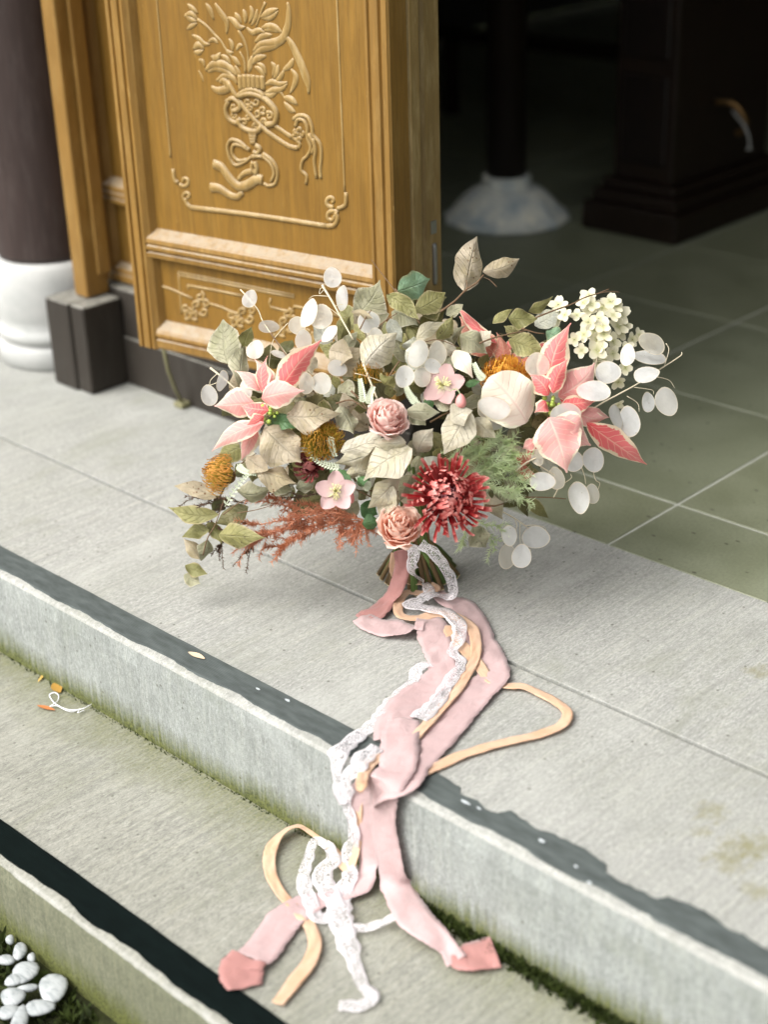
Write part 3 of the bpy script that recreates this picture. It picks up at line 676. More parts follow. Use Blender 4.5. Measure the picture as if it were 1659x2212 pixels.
# --- materials of plants
def veins(t, U, n=9., amt=1.):
    au = t.math('ABSOLUTE', U[0])
    mid = t.mr(au, .0, .07, 1, 0)
    nz = t.math('MULTIPLY', t.math('SUBTRACT', t.noise(t.pos(), 40, 2), .5), .12)
    ph = t.math('FRACT', t.math('MULTIPLY', t.math('ADD', nz, t.math('SUBTRACT', U[1], t.math('MULTIPLY', au, .22))), n))
    lat = t.mr(t.math('ABSOLUTE', t.math('SUBTRACT', ph, .5)), .0, .10, .8, 0)
    return t.math('MULTIPLY', t.math('MAXIMUM', mid, lat), amt)
def dry(name, cols, vein, spot=None, spots=.0, tr=.34, rough=.6, edge=None):
    t = MT(name, rough=rough, spec=.25); U = t.uv(); r = t.rnd()
    c = t.ramp(r, [(i/(len(cols)-1) if len(cols) > 1 else 0, k) for i, k in enumerate(cols)])
    n1 = t.noise(t.pos(), 45, 5, .6)
    dk = tuple(v*.55 for v in cols[0]); n2 = t.noise(t.pos(), 22, 4, .7, .6)
    c = t.mix(t.ramp(n2, [(.40, .75), (.58, 0.)]), c, tuple(v*w_ for v, w_ in zip(cols[-1], (.80, .78, .62))))
    c = t.mix(t.ramp(n1, [(.36, .6), (.58, 0.)]), c, dk)
    V = veins(t, U, 8.)
    c = t.mix(t.math('MULTIPLY', V, .24), c, vein)
    if edge:
        e = t.mr(t.math('ADD', t.math('ABSOLUTE', U[0]), t.math('MULTIPLY', t.math('SUBTRACT', n1, .5), .5)), .8, 1.0, 0, .8); c = t.mix(e, c, edge)
    if spots:
        s_ = t.voro(t.pos(), 150); z = t.noise(t.pos(), 30, 2)
        c = t.mix(t.math('MULTIPLY', t.ramp(s_, [(.16, 1.), (.26, 0.)]), t.mr(z, .5, .58, 0, spots)), c, spot)
    t.col(c); t.bump(t.math('ADD', V, t.math('ADD', t.math('MULTIPLY', n1, 1.6), t.math('MULTIPLY', n2, 2.5))), .6, .0025); t.transl(tr); return t.m
M_tan = dry('tan_leaf', [(.50, .42, .30), (.60, .52, .39), (.46, .39, .27)], (.66, .60, .46), (.16, .08, .03), .9)
M_pale = dry('pale_leaf', [(.58, .53, .41), (.66, .61, .49), (.53, .49, .36)], (.70, .67, .56), None, 0, .3, .45)
M_oliv = dry('olive_leaf', [(.25, .24, .09), (.32, .30, .13), (.20, .20, .08)], (.38, .36, .20), (.06, .04, .015), .8, .2, .5, (.40, .34, .19))
M_sage = dry('sage_leaf', [(.36, .345, .225), (.44, .42, .29), (.31, .315, .215)], (.52, .52, .40), (.12, .08, .04), .5, .25, .5, (.50, .46, .35))
M_grey = dry('silver_leaf', [(.56, .58, .50), (.66, .67, .60)], (.66, .67, .60), None, 0, .35, .5)
M_green = dry('green_leaf', [(.065, .15, .055), (.10, .20, .08)], (.20, .32, .16), None, 0, .2, .35)
M_mint = dry('mint_leaf', [(.22, .36, .22), (.26, .40, .26)], (.42, .52, .36), (.1, .08, .04), .5, .25, .45, (.35, .36, .2))
M_dkol = dry('shaded_leaf', [(.13, .125, .05), (.20, .18, .085), (.10, .11, .045)], (.24, .23, .12), (.05, .03, .01), .6, .2, .5)  # dark olive; the shade between the leaves is put into this colour
def bract(name, c_in, c_out, c_edge, ed=.78, vn=.45, vc=None):
    t = MT(name, rough=.5, spec=.25); U = t.uv(); n1 = t.noise(t.pos(), 60, 4, .65)
    c = t.mix(t.mr(U[1], .0, .75, 0, 1), c_in, c_out)
    c = t.mix(t.math('MULTIPLY', t.rnd(), .3), c, c_out)
    V = veins(t, U, 9.); c = t.mix(t.math('MULTIPLY', V, vn), c, vc or tuple(min(1, v*1.1+.06) for v in c_edge))
    e = t.math('ADD', t.math('ABSOLUTE', U[0]), t.math('MULTIPLY', t.math('SUBTRACT', n1, .5), 1.1))
    c = t.mix(t.mr(e, ed, ed+.08, 0, .95), c, c_edge)
    t.col(c); t.bump(t.math('ADD', t.math('MULTIPLY', V, vn*2), n1), .35, .0015); t.transl(.32); return t.m
M_bract = bract('pink_bract', (.70, .085, .095), (.80, .24, .23), (.80, .68, .48), .72)
M_bract2 = bract('pale_pink_bract', (.78, .28, .26), (.83, .46, .42), (.82, .72, .55), .76)
M_bract3 = bract('salmon_bract', (.50, .12, .07), (.62, .27, .20), (.70, .50, .34), .88)
M_bract4 = bract('cream_bract', (.84, .68, .58), (.84, .73, .60), (.82, .78, .60), .78, .45, (.80, .50, .44))
def pod_mat():
    t = MT('pod', rough=.28, spec=.5); U = t.uv(); n1 = t.noise(t.pos(), 55, 4, .6); n2 = t.noise(t.pos(), 160, 3)
    c = t.ramp(t.rnd(), [(0, (.80, .80, .77)), (.55, (.84, .84, .82)), (.78, (.72, .68, .58)), (1, (.64, .60, .50))])
    c = t.mix(t.ramp(n1, [(.35, .4), (.6, 0.)]), c, (.62, .62, .58))
    rr = t.math('SQRT', t.math('ADD', t.math('POWER', U[0], 2), t.math('POWER', U[1], 2)))
    rim = t.mr(rr, .91, .96, 0, .8); c = t.mix(rim, c, (.70, .62, .46))
    s_ = t.voro(t.pos(), 70); c = t.mix(t.ramp(s_, [(.04, .6), (.07, 0.)]), c, (.35, .25, .12))
    t.col(c); t.bump(t.math('ADD', n1, t.math('MULTIPLY', n2, .3)), .55, .004); t.transl(.42)
    t.see(t.mr(rr, .90, .97, .26, .0)); return t.m
M_pod = pod_mat()
def uvgrad(name, stops, rough=.5, tr=.2, jitter=.2, spec=.25):
    t = MT(name, rough=rough, spec=spec); U = t.uv(); r = t.rnd()
    c = t.ramp(t.math('ADD', U[1], t.math('MULTIPLY', t.math('SUBTRACT', t.noise(t.pos(), 80, 2), .5), jitter)), stops)
    c = t.mix(t.math('MULTIPLY', r, .2), c, stops[-1][1]); t.col(c); t.transl(tr); return t.m
M_mum = uvgrad('red_mum', [(0, (.13, .006, .010)), (.5, (.33, .010, .013)), (.78, (.46, .040, .040)), (.93, (.68, .24, .21)), (1, (.78, .38, .34))], .65, .2, .2, .12)
M_mumc = uvgrad('mum_heart', [(0, (.16, .014, .03)), (.5, (.32, .06, .085)), (1, (.60, .27, .30))], .4, .15)
M_mumd = uvgrad('dark_mum', [(0, (.12, .015, .018)), (.6, (.22, .045, .04)), (1, (.33, .12, .11))], .5, .1)
M_rose1 = uvgrad('pink_rose', [(0, (.84, .42, .36)), (.5, (.90, .62, .56)), (1, (.92, .73, .67))], .5, .45)
M_rose2 = uvgrad('peach_rose', [(0, (.84, .38, .24)), (.5, (.90, .58, .45)), (1, (.92, .72, .62))], .5, .45)
M_hyd = uvgrad('cream_floret', [(0, (.45, .46, .20)), (.35, (.68, .65, .44)), (1, (.78, .74, .58))], .55, .3)
M_hell = uvgrad('pink_hellebore', [(0, (.55, .50, .34)), (.35, (.60, .42, .40)), (1, (.66, .46, .45))], .45, .3, .3)
M_hell2 = uvgrad('mauve_hellebore', [(0, (.50, .50, .30)), (.3, (.46, .30, .28)), (1, (.56, .38, .36))], .45, .3, .3)
M_yel = uvgrad('yellow_brush', [(0, (.30, .27, .05)), (.6, (.55, .42, .07)), (1, (.66, .30, .08))], .5, .2, .5)
M_yel2 = uvgrad('olive_brush', [(0, (.12, .13, .02)), (.6, (.36, .31, .04)), (1, (.50, .22, .04))], .5, .2, .5)
M_yel3 = uvgrad('orange_brush', [(0, (.42, .12, .02)), (.6, (.58, .24, .03)), (1, (.68, .34, .05))], .5, .2, .5)
M_core = MT('flower_core', (.20, .12, .05), .8, .2).m
M_cy = MT('cyathia', (.32, .42, .08), .5, .3).m
M_fo = MT('rust_fern', (.42, .15, .055), .7, .2); M_fo.col(M_fo.ramp(M_fo.noise(M_fo.pos(), 40, 3), [(.3, (.50, .20, .10)), (.7, (.74, .38, .24))])).transl(.4); M_fo = M_fo.m
M_fb = MT('brown_fern', (.12, .075, .05), .8, .2).m
M_fg = MT('green_fern', (.30, .38, .17), .6, .2); M_fg.col(M_fg.ramp(M_fg.noise(M_fg.pos(), 40, 3), [(.3, (.52, .62, .32)), (.7, (.76, .82, .62))])).transl(.5); M_fg = M_fg.m
M_sprig = MT('frosted_sprig', (.48, .52, .38), .7, .2).m
M_twig = MT('brown_twig', (.15, .095, .055), .75, .2).m
M_straw = MT('straw_stalk', (.56, .50, .36), .65, .25).m
M_stk = MT('cut_stem', (.14, .10, .04), .75, .25); M_stk.col(M_stk.ramp(M_stk.rnd(), [(0, (.10, .065, .03)), (.4, (.20, .13, .06)), (.7, (.10, .16, .045)), (1, (.16, .24, .07))])); M_stk = M_stk.m
M_cut = MT('cut_end', (.55, .45, .28), .8, .2).m

# --- leaf-shaped pieces
def leaf(name, b, tp_, wd, m, parent, roll=0., fold=.25, curl=.15, wav=.12, point=1., peak=.42, sd=None, ny=15, rag=.06):
    rn = random.Random(sd if sd is not None else random.random())
    ax = tp_-b; L = ax.length; ax.normalize(); view = (b-CAM).normalized()
    side = ax.cross(view)
    if side.length < .2: side = ax.cross(UP)
    side.normalize(); nor = side.cross(ax).normalized()          # towards the camera
    if nor.dot(view) > 0: nor = -nor
    side = rotv(side, ax, roll); nor = rotv(nor, ax, roll)
    vs = []; uv = []; fs = []; nx = 6; ph = rn.uniform(0, 6); swp = rn.uniform(-.12, .12); tws = rn.uniform(-.7, .7)
    for i in range(ny):
        t = i/(ny-1)
        if t < peak: h = math.sin(math.pi/2*(t/peak))**.75
        else:
            q = (t-peak)/(1-peak); h = math.cos(math.pi/2*q)**(.75+.55*point) * (1-.15*point*q)
        if point < .25: h = 2*math.sqrt(max(.0006, t*(1-t)))
        h = max(h, .03)*wd/2
        bow = curl*L*(t-.0)*(1-t)*1.2 - curl*L*.9*max(0, t-.55)**2*2
        rg = (1+rag*(math.sin(ph+t*11)+.6*math.sin(ph*2+t*23)), 1+rag*(math.sin(ph*1.7+t*10)+.6*math.sin(ph+t*21))); ta = tws*(t-.4)*abs(fold+.3); h0 = h
        for j in range(-nx//2, nx//2+1):
            s_ = j/(nx/2); h = h0*(rg[0] if j < 0 else rg[1])
            lift = -fold*abs(s_)*h*1.0 + fold*.5*h + wav*h*math.sin(ph+t*9+s_*1.3)*abs(s_)
            xs = s_*h*math.cos(min(1, abs(fold)*.8)*abs(s_)); vs.append(b+ax*(L*t)+side*(xs*math.cos(ta)+swp*L*math.sin(math.pi*t)*.8)+nor*(bow+lift+xs*math.sin(ta))); uv.append((s_, t))
    k = nx+1
    for i in range(ny-1):
        for j in range(nx): fs.append((i*k+j, i*k+j+1, (i+1)*k+j+1, (i+1)*k+j))
    return mesh(name, vs, fs, m, parent, uv)
def lf(t, b, e, wd, m, lay=0., lay2=None, name='dried_leaf', parent=None, **kw):
    lay2 = lay if lay2 is None else lay2
    s_ = TAG[t][2]; pb = px(t, *b)
    return leaf(name, bp(t, *b, lay), bp(t, *e, lay2), wd*s_*mpx(pb, lay), m, parent or bq, **kw)

# --- dried leaves seen one by one:  zoom, base, tip, width, material, layer
R_ = random.Random(4)
LEAVES = [
 ('A', (405, 775), (385, 528), 180, M_sage, .0), ('A', (500, 680), (545, 568), 75, M_oliv, .0), ('A', (475, 905), (508, 635), 95, M_sage, -.01),
 ('A', (480, 1000), (450, 800), 90, M_tan, -.03), ('A', (1135, 505), (1275, 305), 165, M_sage, .0), ('A', (1375, 365), (1565, 300), 150, M_mint, .02),
 ('A', (1310, 385), (1495, 525), 85, M_oliv, .03), ('A', (1480, 470), (1650, 395), 140, M_oliv, .0), ('A', (1340, 480), (1490, 560), 110, M_sage, .0),
 ('A', (1500, 600), (1640, 470), 120, M_oliv, -.02), ('A', (1500, 650), (1660, 560), 90, M_tan, .01), ('A', (1110, 480), (1240, 520), 45, M_tan, .02),
 ('A', (1130, 550), (1190, 660), 60, M_oliv, .0), ('A', (1180, 790), (1370, 600), 175, M_pale, .03), ('A', (1190, 640), (1260, 590), 70, M_pale, .0),
 ('A', (1330, 520), (1400, 650), 80, M_grey, .0), ('A', (1370, 600), (1420, 700), 90, M_oliv, -.01), ('A', (1000, 840), (1160, 690), 150, M_tan, .01),
 ('A', (985, 700), (1120, 740), 130, M_tan, .02), ('A', (1040, 900), (1130, 960), 90, M_sage, .0), ('A', (1300, 900), (1345, 850), 95, M_oliv, .03),
 ('A', (1420, 700), (1560, 780), 110, M_grey, .01), ('A', (1560, 830), (1655, 760), 90, M_sage, .0), ('A', (1040, 1040), (1160, 1000), 120, M_tan, .02),
 ('A', (920, 800), (850, 720), 60, M_pale, .0), ('A', (980, 600), (1030, 650), 50, M_tan, .0), ('A', (870, 700), (890, 840), 60, M_pale, -.01),
 ('B', (335, 365), (412, 48), 160, M_tan, .0), ('B', (440, 255), (652, 178), 100, M_tan, .0), ('B', (495, 548), (608, 458), 55, M_oliv, .0),
 ('B', (585, 515), (750, 520), 95, M_oliv, .01), ('B', (700, 480), (840, 392), 55, M_oliv, -.01), ('B', (735, 560), (880, 470), 100, M_grey, -.02),
 ('B', (585, 640), (790, 720), 120, M_oliv, .02), ('B', (800, 590), (905, 650), 90, M_mint, -.01), ('B', (310, 610), (465, 720), 120, M_sage, .02),
 ('B', (60, 640), (225, 540), 70, M_pale, .03), ('B', (180, 640), (270, 500), 80, M_oliv, .02), ('B', (230, 500), (328, 440), 60, M_sage, .0),
 ('B', (50, 480), (230, 370), 110, M_oliv, .01), ('B', (150, 610), (270, 650), 90, M_sage, .0), ('B', (0, 700), (130, 790), 120, M_grey, .02),
 ('B', (200, 650), (300, 720), 80, M_pale, .0), ('B', (170, 790), (310, 800), 110, M_sage, -.01), ('B', (430, 800), (470, 720), 60, M_oliv, -.02),
 ('B', (280, 700), (380, 850), 90, M_bract4, .01), ('B', (640, 620), (560, 560), 60, M_oliv, -.02), ('B', (10, 560), (90, 660), 80, M_oliv, -.01),
 ('C', (835, 175), (1175, 145), 165, M_tan, .05), ('C', (690, 250), (930, 470), 260, M_tan, .06), ('C', (580, 430), (720, 520), 110, M_tan, .04),
 ('C', (640, 520), (895, 600), 150, M_tan, .05), ('C', (515, 650), (735, 630), 120, M_sage, .03), ('C', (700, 215), (945, 240), 90, M_green, .04),
 ('C', (940, 250), (1060, 200), 90, M_pale, .04), ('C', (1170, 110), (1260, 290), 140, M_sage, .03), ('C', (720, 620), (880, 640), 90, M_sage, .02),
 ('C', (900, 640), (1020, 590), 80, M_sage, .02), ('C', (385, 695), (112, 615), 85, M_tan, .0), ('C', (400, 800), (72, 750), 100, M_oliv, .0),
 ('C', (590, 750), (380, 860), 120, M_dkol, .0), ('C', (400, 930), (690, 950), 140, M_oliv, .03), ('C', (340, 900), (160, 945), 80, M_oliv, .0),
 ('C', (280, 1085), (175, 950), 85, M_tan, .0), ('C', (330, 960), (290, 1100), 90, M_sage, .0), ('C', (185, 1125), (330, 1180), 75, M_oliv, .0),
 ('C', (178, 1185), (285, 1245), 80, M_sage, .0), ('C', (330, 850), (420, 980), 80, M_oliv, -.02), ('C', (360, 780), (480, 700), 90, M_dkol, -.02),
 ('C', (1180, 400), (1460, 260), 120, M_pale, .06), ('C', (1640, 380), (1320, 575), 230, M_pale, .08), ('C', (1420, 380), (1140, 480), 150, M_pale, .06),
 ('C', (1600, 340), (1400, 350), 110, M_pale, .08), ('C', (1560, 560), (1360, 760), 120, M_pale, .05), ('C', (1520, 620), (1430, 840), 110, M_pale, .06),
 ('C', (1640, 540), (1560, 720), 120, M_sage, .03), ('C', (1200, 560), (1420, 520), 90, M_pale, .05), ('C', (1110, 520), (1265, 600), 85, M_green, .05),
 ('C', (1290, 610), (1370, 565), 60, M_green, .04), ('C', (1310, 740), (1420, 800), 110, M_green, .03), ('C', (1320, 860), (1440, 840), 95, M_green, .04),
 ('C', (1340, 700), (1290, 640), 60, M_dkol, .02),
 ('E', (760, 130), (600, 415), 190, M_pale, .07), ('E', (640, 200), (780, 130), 120, M_pale, .07), ('E', (430, 400), (530, 250), 130, M_pale, .05),
 ('E', (350, 145), (570, 150), 95, M_sage, .05), ('E', (520, 60), (690, 50), 140, M_sage, .05), ('E', (380, 330), (450, 430), 90, M_sage, .05),
 ('E', (800, 180), (930, 310), 100, M_pale, .05), ('E', (780, 330), (720, 420), 60, M_dkol, .0), ('E', (820, 350), (900, 420), 100, M_oliv, .0),
 ('E', (780, 880), (870, 1010), 130, M_sage, -.04), ('E', (1130, 700), (1270, 830), 75, M_oliv, -.06), ('E', (560, 440), (620, 500), 60, M_green, .02),
 ('E', (40, 600), (110, 560), 60, M_green, .05), ('E', (900, 560), (1000, 640), 70, M_dkol, -.03), ('E', (360, 600), (430, 560), 90, M_grey, .03),
 ('E', (380, 130), (480, 230), 110, M_sage, .02), ('E', (1080, 480), (1140, 400), 80, M_bract3, .0), ('E', (1060, 520), (1180, 540), 80, M_bract3, -.01),
 ('B', (250, 880), (330, 850), 60, M_green, .03), ('B', (270, 980), (250, 910), 55, M_green, .03), ('B', (340, 900), (425, 875), 36, M_green, .03), ('B', (100, 1010), (170, 990), 60, M_green, .01)]
for i, (t, b, e, wd, m, lay) in enumerate(LEAVES):
    lf(t, b, e, wd*1.24, m, lay, lay+R_.uniform(-.008, .018), roll=R_.uniform(-.5, .5), fold=R_.uniform(-.2, .55), curl=R_.uniform(-.18, .34), wav=R_.uniform(.1, .4), point=R_.uniform(.4, 1.1), peak=R_.uniform(.36, .5), sd=i)
# --- fuller foliage deeper in and round the back, coloured darker as deep shadow
R2 = random.Random(11)
for i in range(300):
    a = R2.uniform(0, 6.283); q = R2.uniform(.05, 1)**.6
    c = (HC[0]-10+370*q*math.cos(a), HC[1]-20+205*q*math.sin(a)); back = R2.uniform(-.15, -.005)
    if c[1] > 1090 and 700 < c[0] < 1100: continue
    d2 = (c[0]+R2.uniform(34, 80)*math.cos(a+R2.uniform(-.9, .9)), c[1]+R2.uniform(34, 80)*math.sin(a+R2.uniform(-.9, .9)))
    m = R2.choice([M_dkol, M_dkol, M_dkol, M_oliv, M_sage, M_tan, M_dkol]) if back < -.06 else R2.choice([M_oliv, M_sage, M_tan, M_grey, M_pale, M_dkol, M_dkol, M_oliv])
    P0 = at(c, depth(c)-back); P1 = at(d2, depth(d2)-back-R2.uniform(-.03, .02))
    if min(P0.z, P1.z) < .03 or max(P0.y, P1.y) > (1.66 if P0.x > -1.5 else 1.53): continue
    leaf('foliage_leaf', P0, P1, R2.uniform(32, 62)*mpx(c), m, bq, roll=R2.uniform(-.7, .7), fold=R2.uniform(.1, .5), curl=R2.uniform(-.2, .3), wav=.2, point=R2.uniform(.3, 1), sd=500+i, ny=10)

# --- honesty (silver dollar) pods
def pod(t, x, y, a, b, ang, lay, parent, sd):
    p = px(t, x, y); s_ = TAG[t][2]*mpx(p, lay); c = bp(t, x, y, lay); rn = random.Random(sd)
    A, Bm = max(a, b)*s_, min(a, b)*s_
    an = rad(ang) if a >= b else rad(ang)
    e1 = UP if a >= b else RT; e2 = RT if a >= b else UP
    e1, e2 = rotv(e1, FW, an), rotv(e2, FW, an)
    true_b = max(Bm, A*.74); tilt = math.acos(min(1, Bm/true_b))*rn.choice((-1, 1))
    tilt += rn.uniform(-.25, .25); e2 = rotv(e2, e1, tilt); e1r = rotv(e1, e2, rn.uniform(-.3, .3)); nor = e1r.cross(e2).normalized()
    vs = []; uv = []; fs = []; ns = 22; rings = [0, .35, .7, .93, 1.0]; ph = rn.uniform(0, 6); bend = rn.uniform(-.16, .16)
    for ri, r in enumerate(rings):
        for k in range(ns if ri else 1):
            th = 2*math.pi*k/ns; q = 1+.035*math.sin(2*th+ph)+.03*math.sin(3*th+ph*1.7)
            u, v = r*q*math.cos(th), r*q*math.sin(th)
            if v > .85: v += (v-.85)*.3
            h = A*(bend*u*u*.6+.05*math.sin(ph+3*u+2*v))
            vs.append(c+e1r*(A*v)+e2*(true_b*u)+nor*h); uv.append((r*math.cos(th), r*math.sin(th)))
    for k in range(ns): fs.append((0, 1+k, 1+(k+1) % ns))
    for ri in range(1, len(rings)-1):
        o0 = 1+(ri-1)*ns; o1 = o0+ns
        for k in range(ns): fs.append((o0+k, o1+k, o1+(k+1) % ns, o0+(k+1) % ns))
    return mesh('seed_pod', vs, fs, M_pod, parent, uv)
def twig(name, t, pts, r, m, parent, lay=0., taper=.6):
    P = catmull([bp(t, *p, lay) for p in pts], 5) if len(pts) > 2 else [bp(t, *pts[0], lay).lerp(bp(t, *pts[1], lay), i/4) for i in range(5)]
    n = len(P); vs, fs = tube_data(P, [r*(1-(1-taper)*i/(n-1)) for i in range(n)], 6)
    return mesh(name, vs, fs, m, parent)
SPRIGS = [
 ('pods over the carved door', [('A', 1003, 287, 62, 51, -8), ('A', 1062, 403, 74, 34, 10), ('A', 868, 488, 88, 54, 12), ('A', 940, 510, 72, 67, 0), ('A', 803, 560, 52, 50, 0), ('A', 838, 642, 58, 50, -10), ('A', 985, 605, 60, 34, 30), ('A', 1210, 540, 66, 66, 0)],
  [('A', [(945, 330), (1000, 420), (1060, 530), (1122, 640)], .0017), ('A', [(985, 393), (900, 390), (868, 410)], .0006), ('A', [(1050, 510), (1000, 470), (955, 440)], .0006), ('A', [(960, 350), (930, 380), (935, 350), (960, 340)], .0005), ('A', [(1020, 450), (1045, 440), (1062, 440)], .0006)], .02),
 ('pods left of the poinsettia', [('A', 532, 408, 54, 40, 25), ('A', 640, 565, 34, 58, 15), ('A', 563, 697, 58, 50, 20), ('A', 700, 722, 25, 50, 10), ('A', 374, 873, 62, 26, 8), ('A', 300, 958, 64, 44, -6), ('A', 510, 930, 60, 40, 0)],
  [('A', [(480, 355), (530, 410), (580, 470), (605, 530), (650, 600), (740, 720), (830, 840), (920, 950)], .0010), ('A', [(308, 800), (360, 840), (420, 890), (480, 950)], .0016), ('A', [(350, 830), (310, 870), (305, 900)], .0006), ('A', [(365, 875), (330, 890), (300, 900)], .0006), ('A', [(750, 545), (700, 600), (660, 660), (640, 800)], .0006)], .0),
 ('pods in the heart of the bouquet', [('A', 855, 890, 60, 46, 0), ('A', 940, 888, 62, 60, 0), ('A', 1030, 800, 46, 60, 20), ('A', 1413, 850, 66, 54, 10), ('A', 1515, 850, 62, 52, 0), ('A', 1575, 790, 40, 56, 20), ('A', 1490, 720, 80, 60, 20), ('A', 1600, 720, 70, 56, 0), ('A', 1250, 620, 50, 40, 0)],
  [('A', [(1180, 780), (1220, 880), (1262, 985)], .0018), ('A', [(640, 1000), (600, 1080), (560, 1110)], .0007), ('A', [(1130, 830), (1210, 850), (1290, 880)], .0006)], .03),
 ('pods beside the hydrangea', [('B', 1400, 662, 62, 84, 15), ('B', 1385, 737, 56, 98, -8), ('B', 1262, 728, 62, 40, 0), ('B', 1370, 838, 50, 78, -25), ('B', 1150, 825, 66, 72, 10), ('B', 750, 783, 70, 68, 0), ('B', 1070, 932, 62, 94, 0), ('B', 1380, 996, 55, 41, -6), ('B', 1485, 992, 84, 63, -12), ('B', 910, 1066, 66, 92, -10), ('B', 505, 1030, 62, 96, 0)],
  [('B', [(1000, 1080), (1100, 1010), (1230, 940), (1320, 890), (1440, 812), (1560, 735), (1572, 712)], .0013), ('B', [(1430, 850), (1500, 870), (1532, 915)], .0006), ('B', [(1482, 660), (1498, 700), (1470, 800)], .0006), ('B', [(1300, 910), (1400, 925), (1412, 950)], .0006), ('B', [(1260, 960), (1320, 1000), (1330, 1050)], .0006), ('B', [(700, 1100), (600, 1040), (560, 1050)], .0006)], .05),
 ('pods hanging right of the big bract', [('G', 995, 157, 73, 52, -12), ('G', 945, 240, 60, 58, 0), ('G', 823, 338, 60, 53, 0), ('E', 1227, 588, 64, 80, 0), ('E', 1318, 570, 78, 46, 0), ('E', 1196, 436, 56, 40, -8), ('E', 1460, 692, 104, 58, -16), ('E', 1546, 670, 66, 49, 0), ('E', 1430, 460, 72, 60, 0), ('E', 920, 118, 70, 108, 5), ('E', 920, 215, 50, 70, 0), ('G', 935, 130, 60, 40, 0)],
  [('E', [(1060, 520), (1130, 465), (1230, 420), (1300, 380)], .0014), ('E', [(1480, 500), (1500, 560), (1505, 605)], .0006), ('E', [(1555, 530), (1570, 580), (1595, 600), (1585, 640)], .0006), ('E', [(1300, 690), (1340, 620), (1410, 570), (1410, 540)], .0008), ('E', [(1180, 470), (1260, 520), (1330, 560)], .0008)], .035),
 ('pods low over the concrete', [('E', 1016, 935, 68, 45, -8), ('E', 1185, 946, 76, 86, 0), ('E', 1003, 1070, 84, 58, 6), ('E', 1095, 1068, 74, 66, 0)],
  [('E', [(870, 730), (960, 775), (1060, 830), (1140, 888)], .0012), ('E', [(1050, 825), (1064, 870), (1058, 900)], .0006), ('E', [(1086, 845), (1085, 920), (1088, 1000)], .0006), ('E', [(1115, 870), (1180, 868), (1240, 880), (1255, 910)], .0006), ('E', [(1150, 1020), (1150, 1060), (1130, 1080)], .0006)], -.06)]
for si, (lab, pods, stems, lay) in enumerate(SPRIGS):
    t0, pts0, r0 = stems[0]
    sp = twig('honesty_sprig', t0, pts0, r0, M_straw, bq, lay); sp['label'] = 'silvery seed '+lab
    for t_, pts, r in stems[1:]: twig('stalk', t_, pts, r, M_straw, sp, lay)
    for k, q in enumerate(pods): pod(*q, lay+random.Random(si*50+k).uniform(-.012, .022)+(.02 if k % 3 == 0 else 0), sp, si*40+k)

# --- poinsettias
def poin(label, centre, lay, bracts, cy):
    c = bp(*centre, lay)
    vs = []; fs = []
    rn = random.Random(3)
    bm = bmesh.new()
    for k in range(cy):
        q = c+RT*rn.gauss(0, .0075)+UP*rn.gauss(0, .0065)-FW*rn.uniform(0, .012)
        mt = Matrix.Translation(q); bmesh.ops.create_icosphere(bm, subdivisions=1, radius=rn.uniform(.0022, .0038), matrix=mt)
    if not cy: bmesh.ops.create_icosphere(bm, subdivisions=1, radius=.004, matrix=Matrix.Translation(c))
    o = bmobj('poinsettia', bm, M_cy, bq, True); o['label'] = label
    for i, (t, b, e, wd, m, l0, l1, roll) in enumerate(bracts):
        lf(t, b, e, wd*1.18, m, lay+l0, lay+l1, 'bract', o, roll=roll, fold=.35, curl=.16, wav=.22, point=1.25, peak=.40, sd=i*7+1, ny=14, rag=.06)
poin('pink and cream poinsettia at the left of the bouquet', ('C', 740, 145), .05, [
 ('A', (690, 945), (955, 635), 150, M_bract, .0, -.01, .2), ('A', (620, 950), (628, 725), 95, M_bract, .01, .01, -.7), ('A', (640, 930), (560, 745), 95, M_bract2, -.02, -.02, .2),
 ('A', (590, 930), (448, 812), 80, M_bract2, -.01, .0, .3), ('A', (560, 1000), (325, 1020), 150, M_bract2, .0, .0, -.2), ('A', (640, 1040), (480, 1010), 110, M_bract, .012, .012, .4),
 ('A', (600, 975), (838, 930), 150, M_bract2, .02, .02, .0), ('C', (690, 210), (340, 400), 115, M_bract2, .02, .0, .2), ('C', (640, 240), (540, 460), 110, M_bract2, -.01, -.02, .2), ('C', (690, 170), (580, 230), 80, M_bract, .02, .02, -.3),
 ('C', (600, 260), (520, 330), 70, M_bract2, -.02, -.02, .2)], 12)
poin('large pink and cream poinsettia at the right of the bouquet', ('E', 1292, 92), .05, [
 ('B', (812, 950), (940, 535), 165, M_bract, .0, .01, -.15), ('B', (838, 945), (928, 745), 105, M_bract, .02, .025, .2), ('B', (815, 955), (705, 835), 110, M_bract, .015, .01, .1), ('B', (870, 965), (1085, 765), 190, M_bract2, .005, .0, .1),
 ('B', (885, 1015), (1085, 985), 100, M_bract, .01, .01, -.3), ('B', (800, 990), (735, 1050), 80, M_bract, .015, .02, .2), ('E', (1270, 180), (1385, 535), 290, M_bract2, .03, .04, .05), ('E', (1300, 190), (1545, 360), 230, M_bract2, .035, .035, -.15),
 ('G', (790, 160), (1088, 373), 120, M_bract, .0, -.01, .25), ('E', (1460, 150), (1665, 185), 95, M_bract2, .0, -.01, .3), ('E', (1340, 60), (1500, 90), 90, M_bract, .0, .0, .2), ('B', (940, 1040), (1160, 1085), 100, M_bract2, .0, .0, .1),
 ('E', (1180, 330), (1100, 380), 80, M_bract2, -.01, -.02, .2), ('E', (1190, 300), (1130, 470), 80, M_bract, -.02, -.03, .2)], 14)
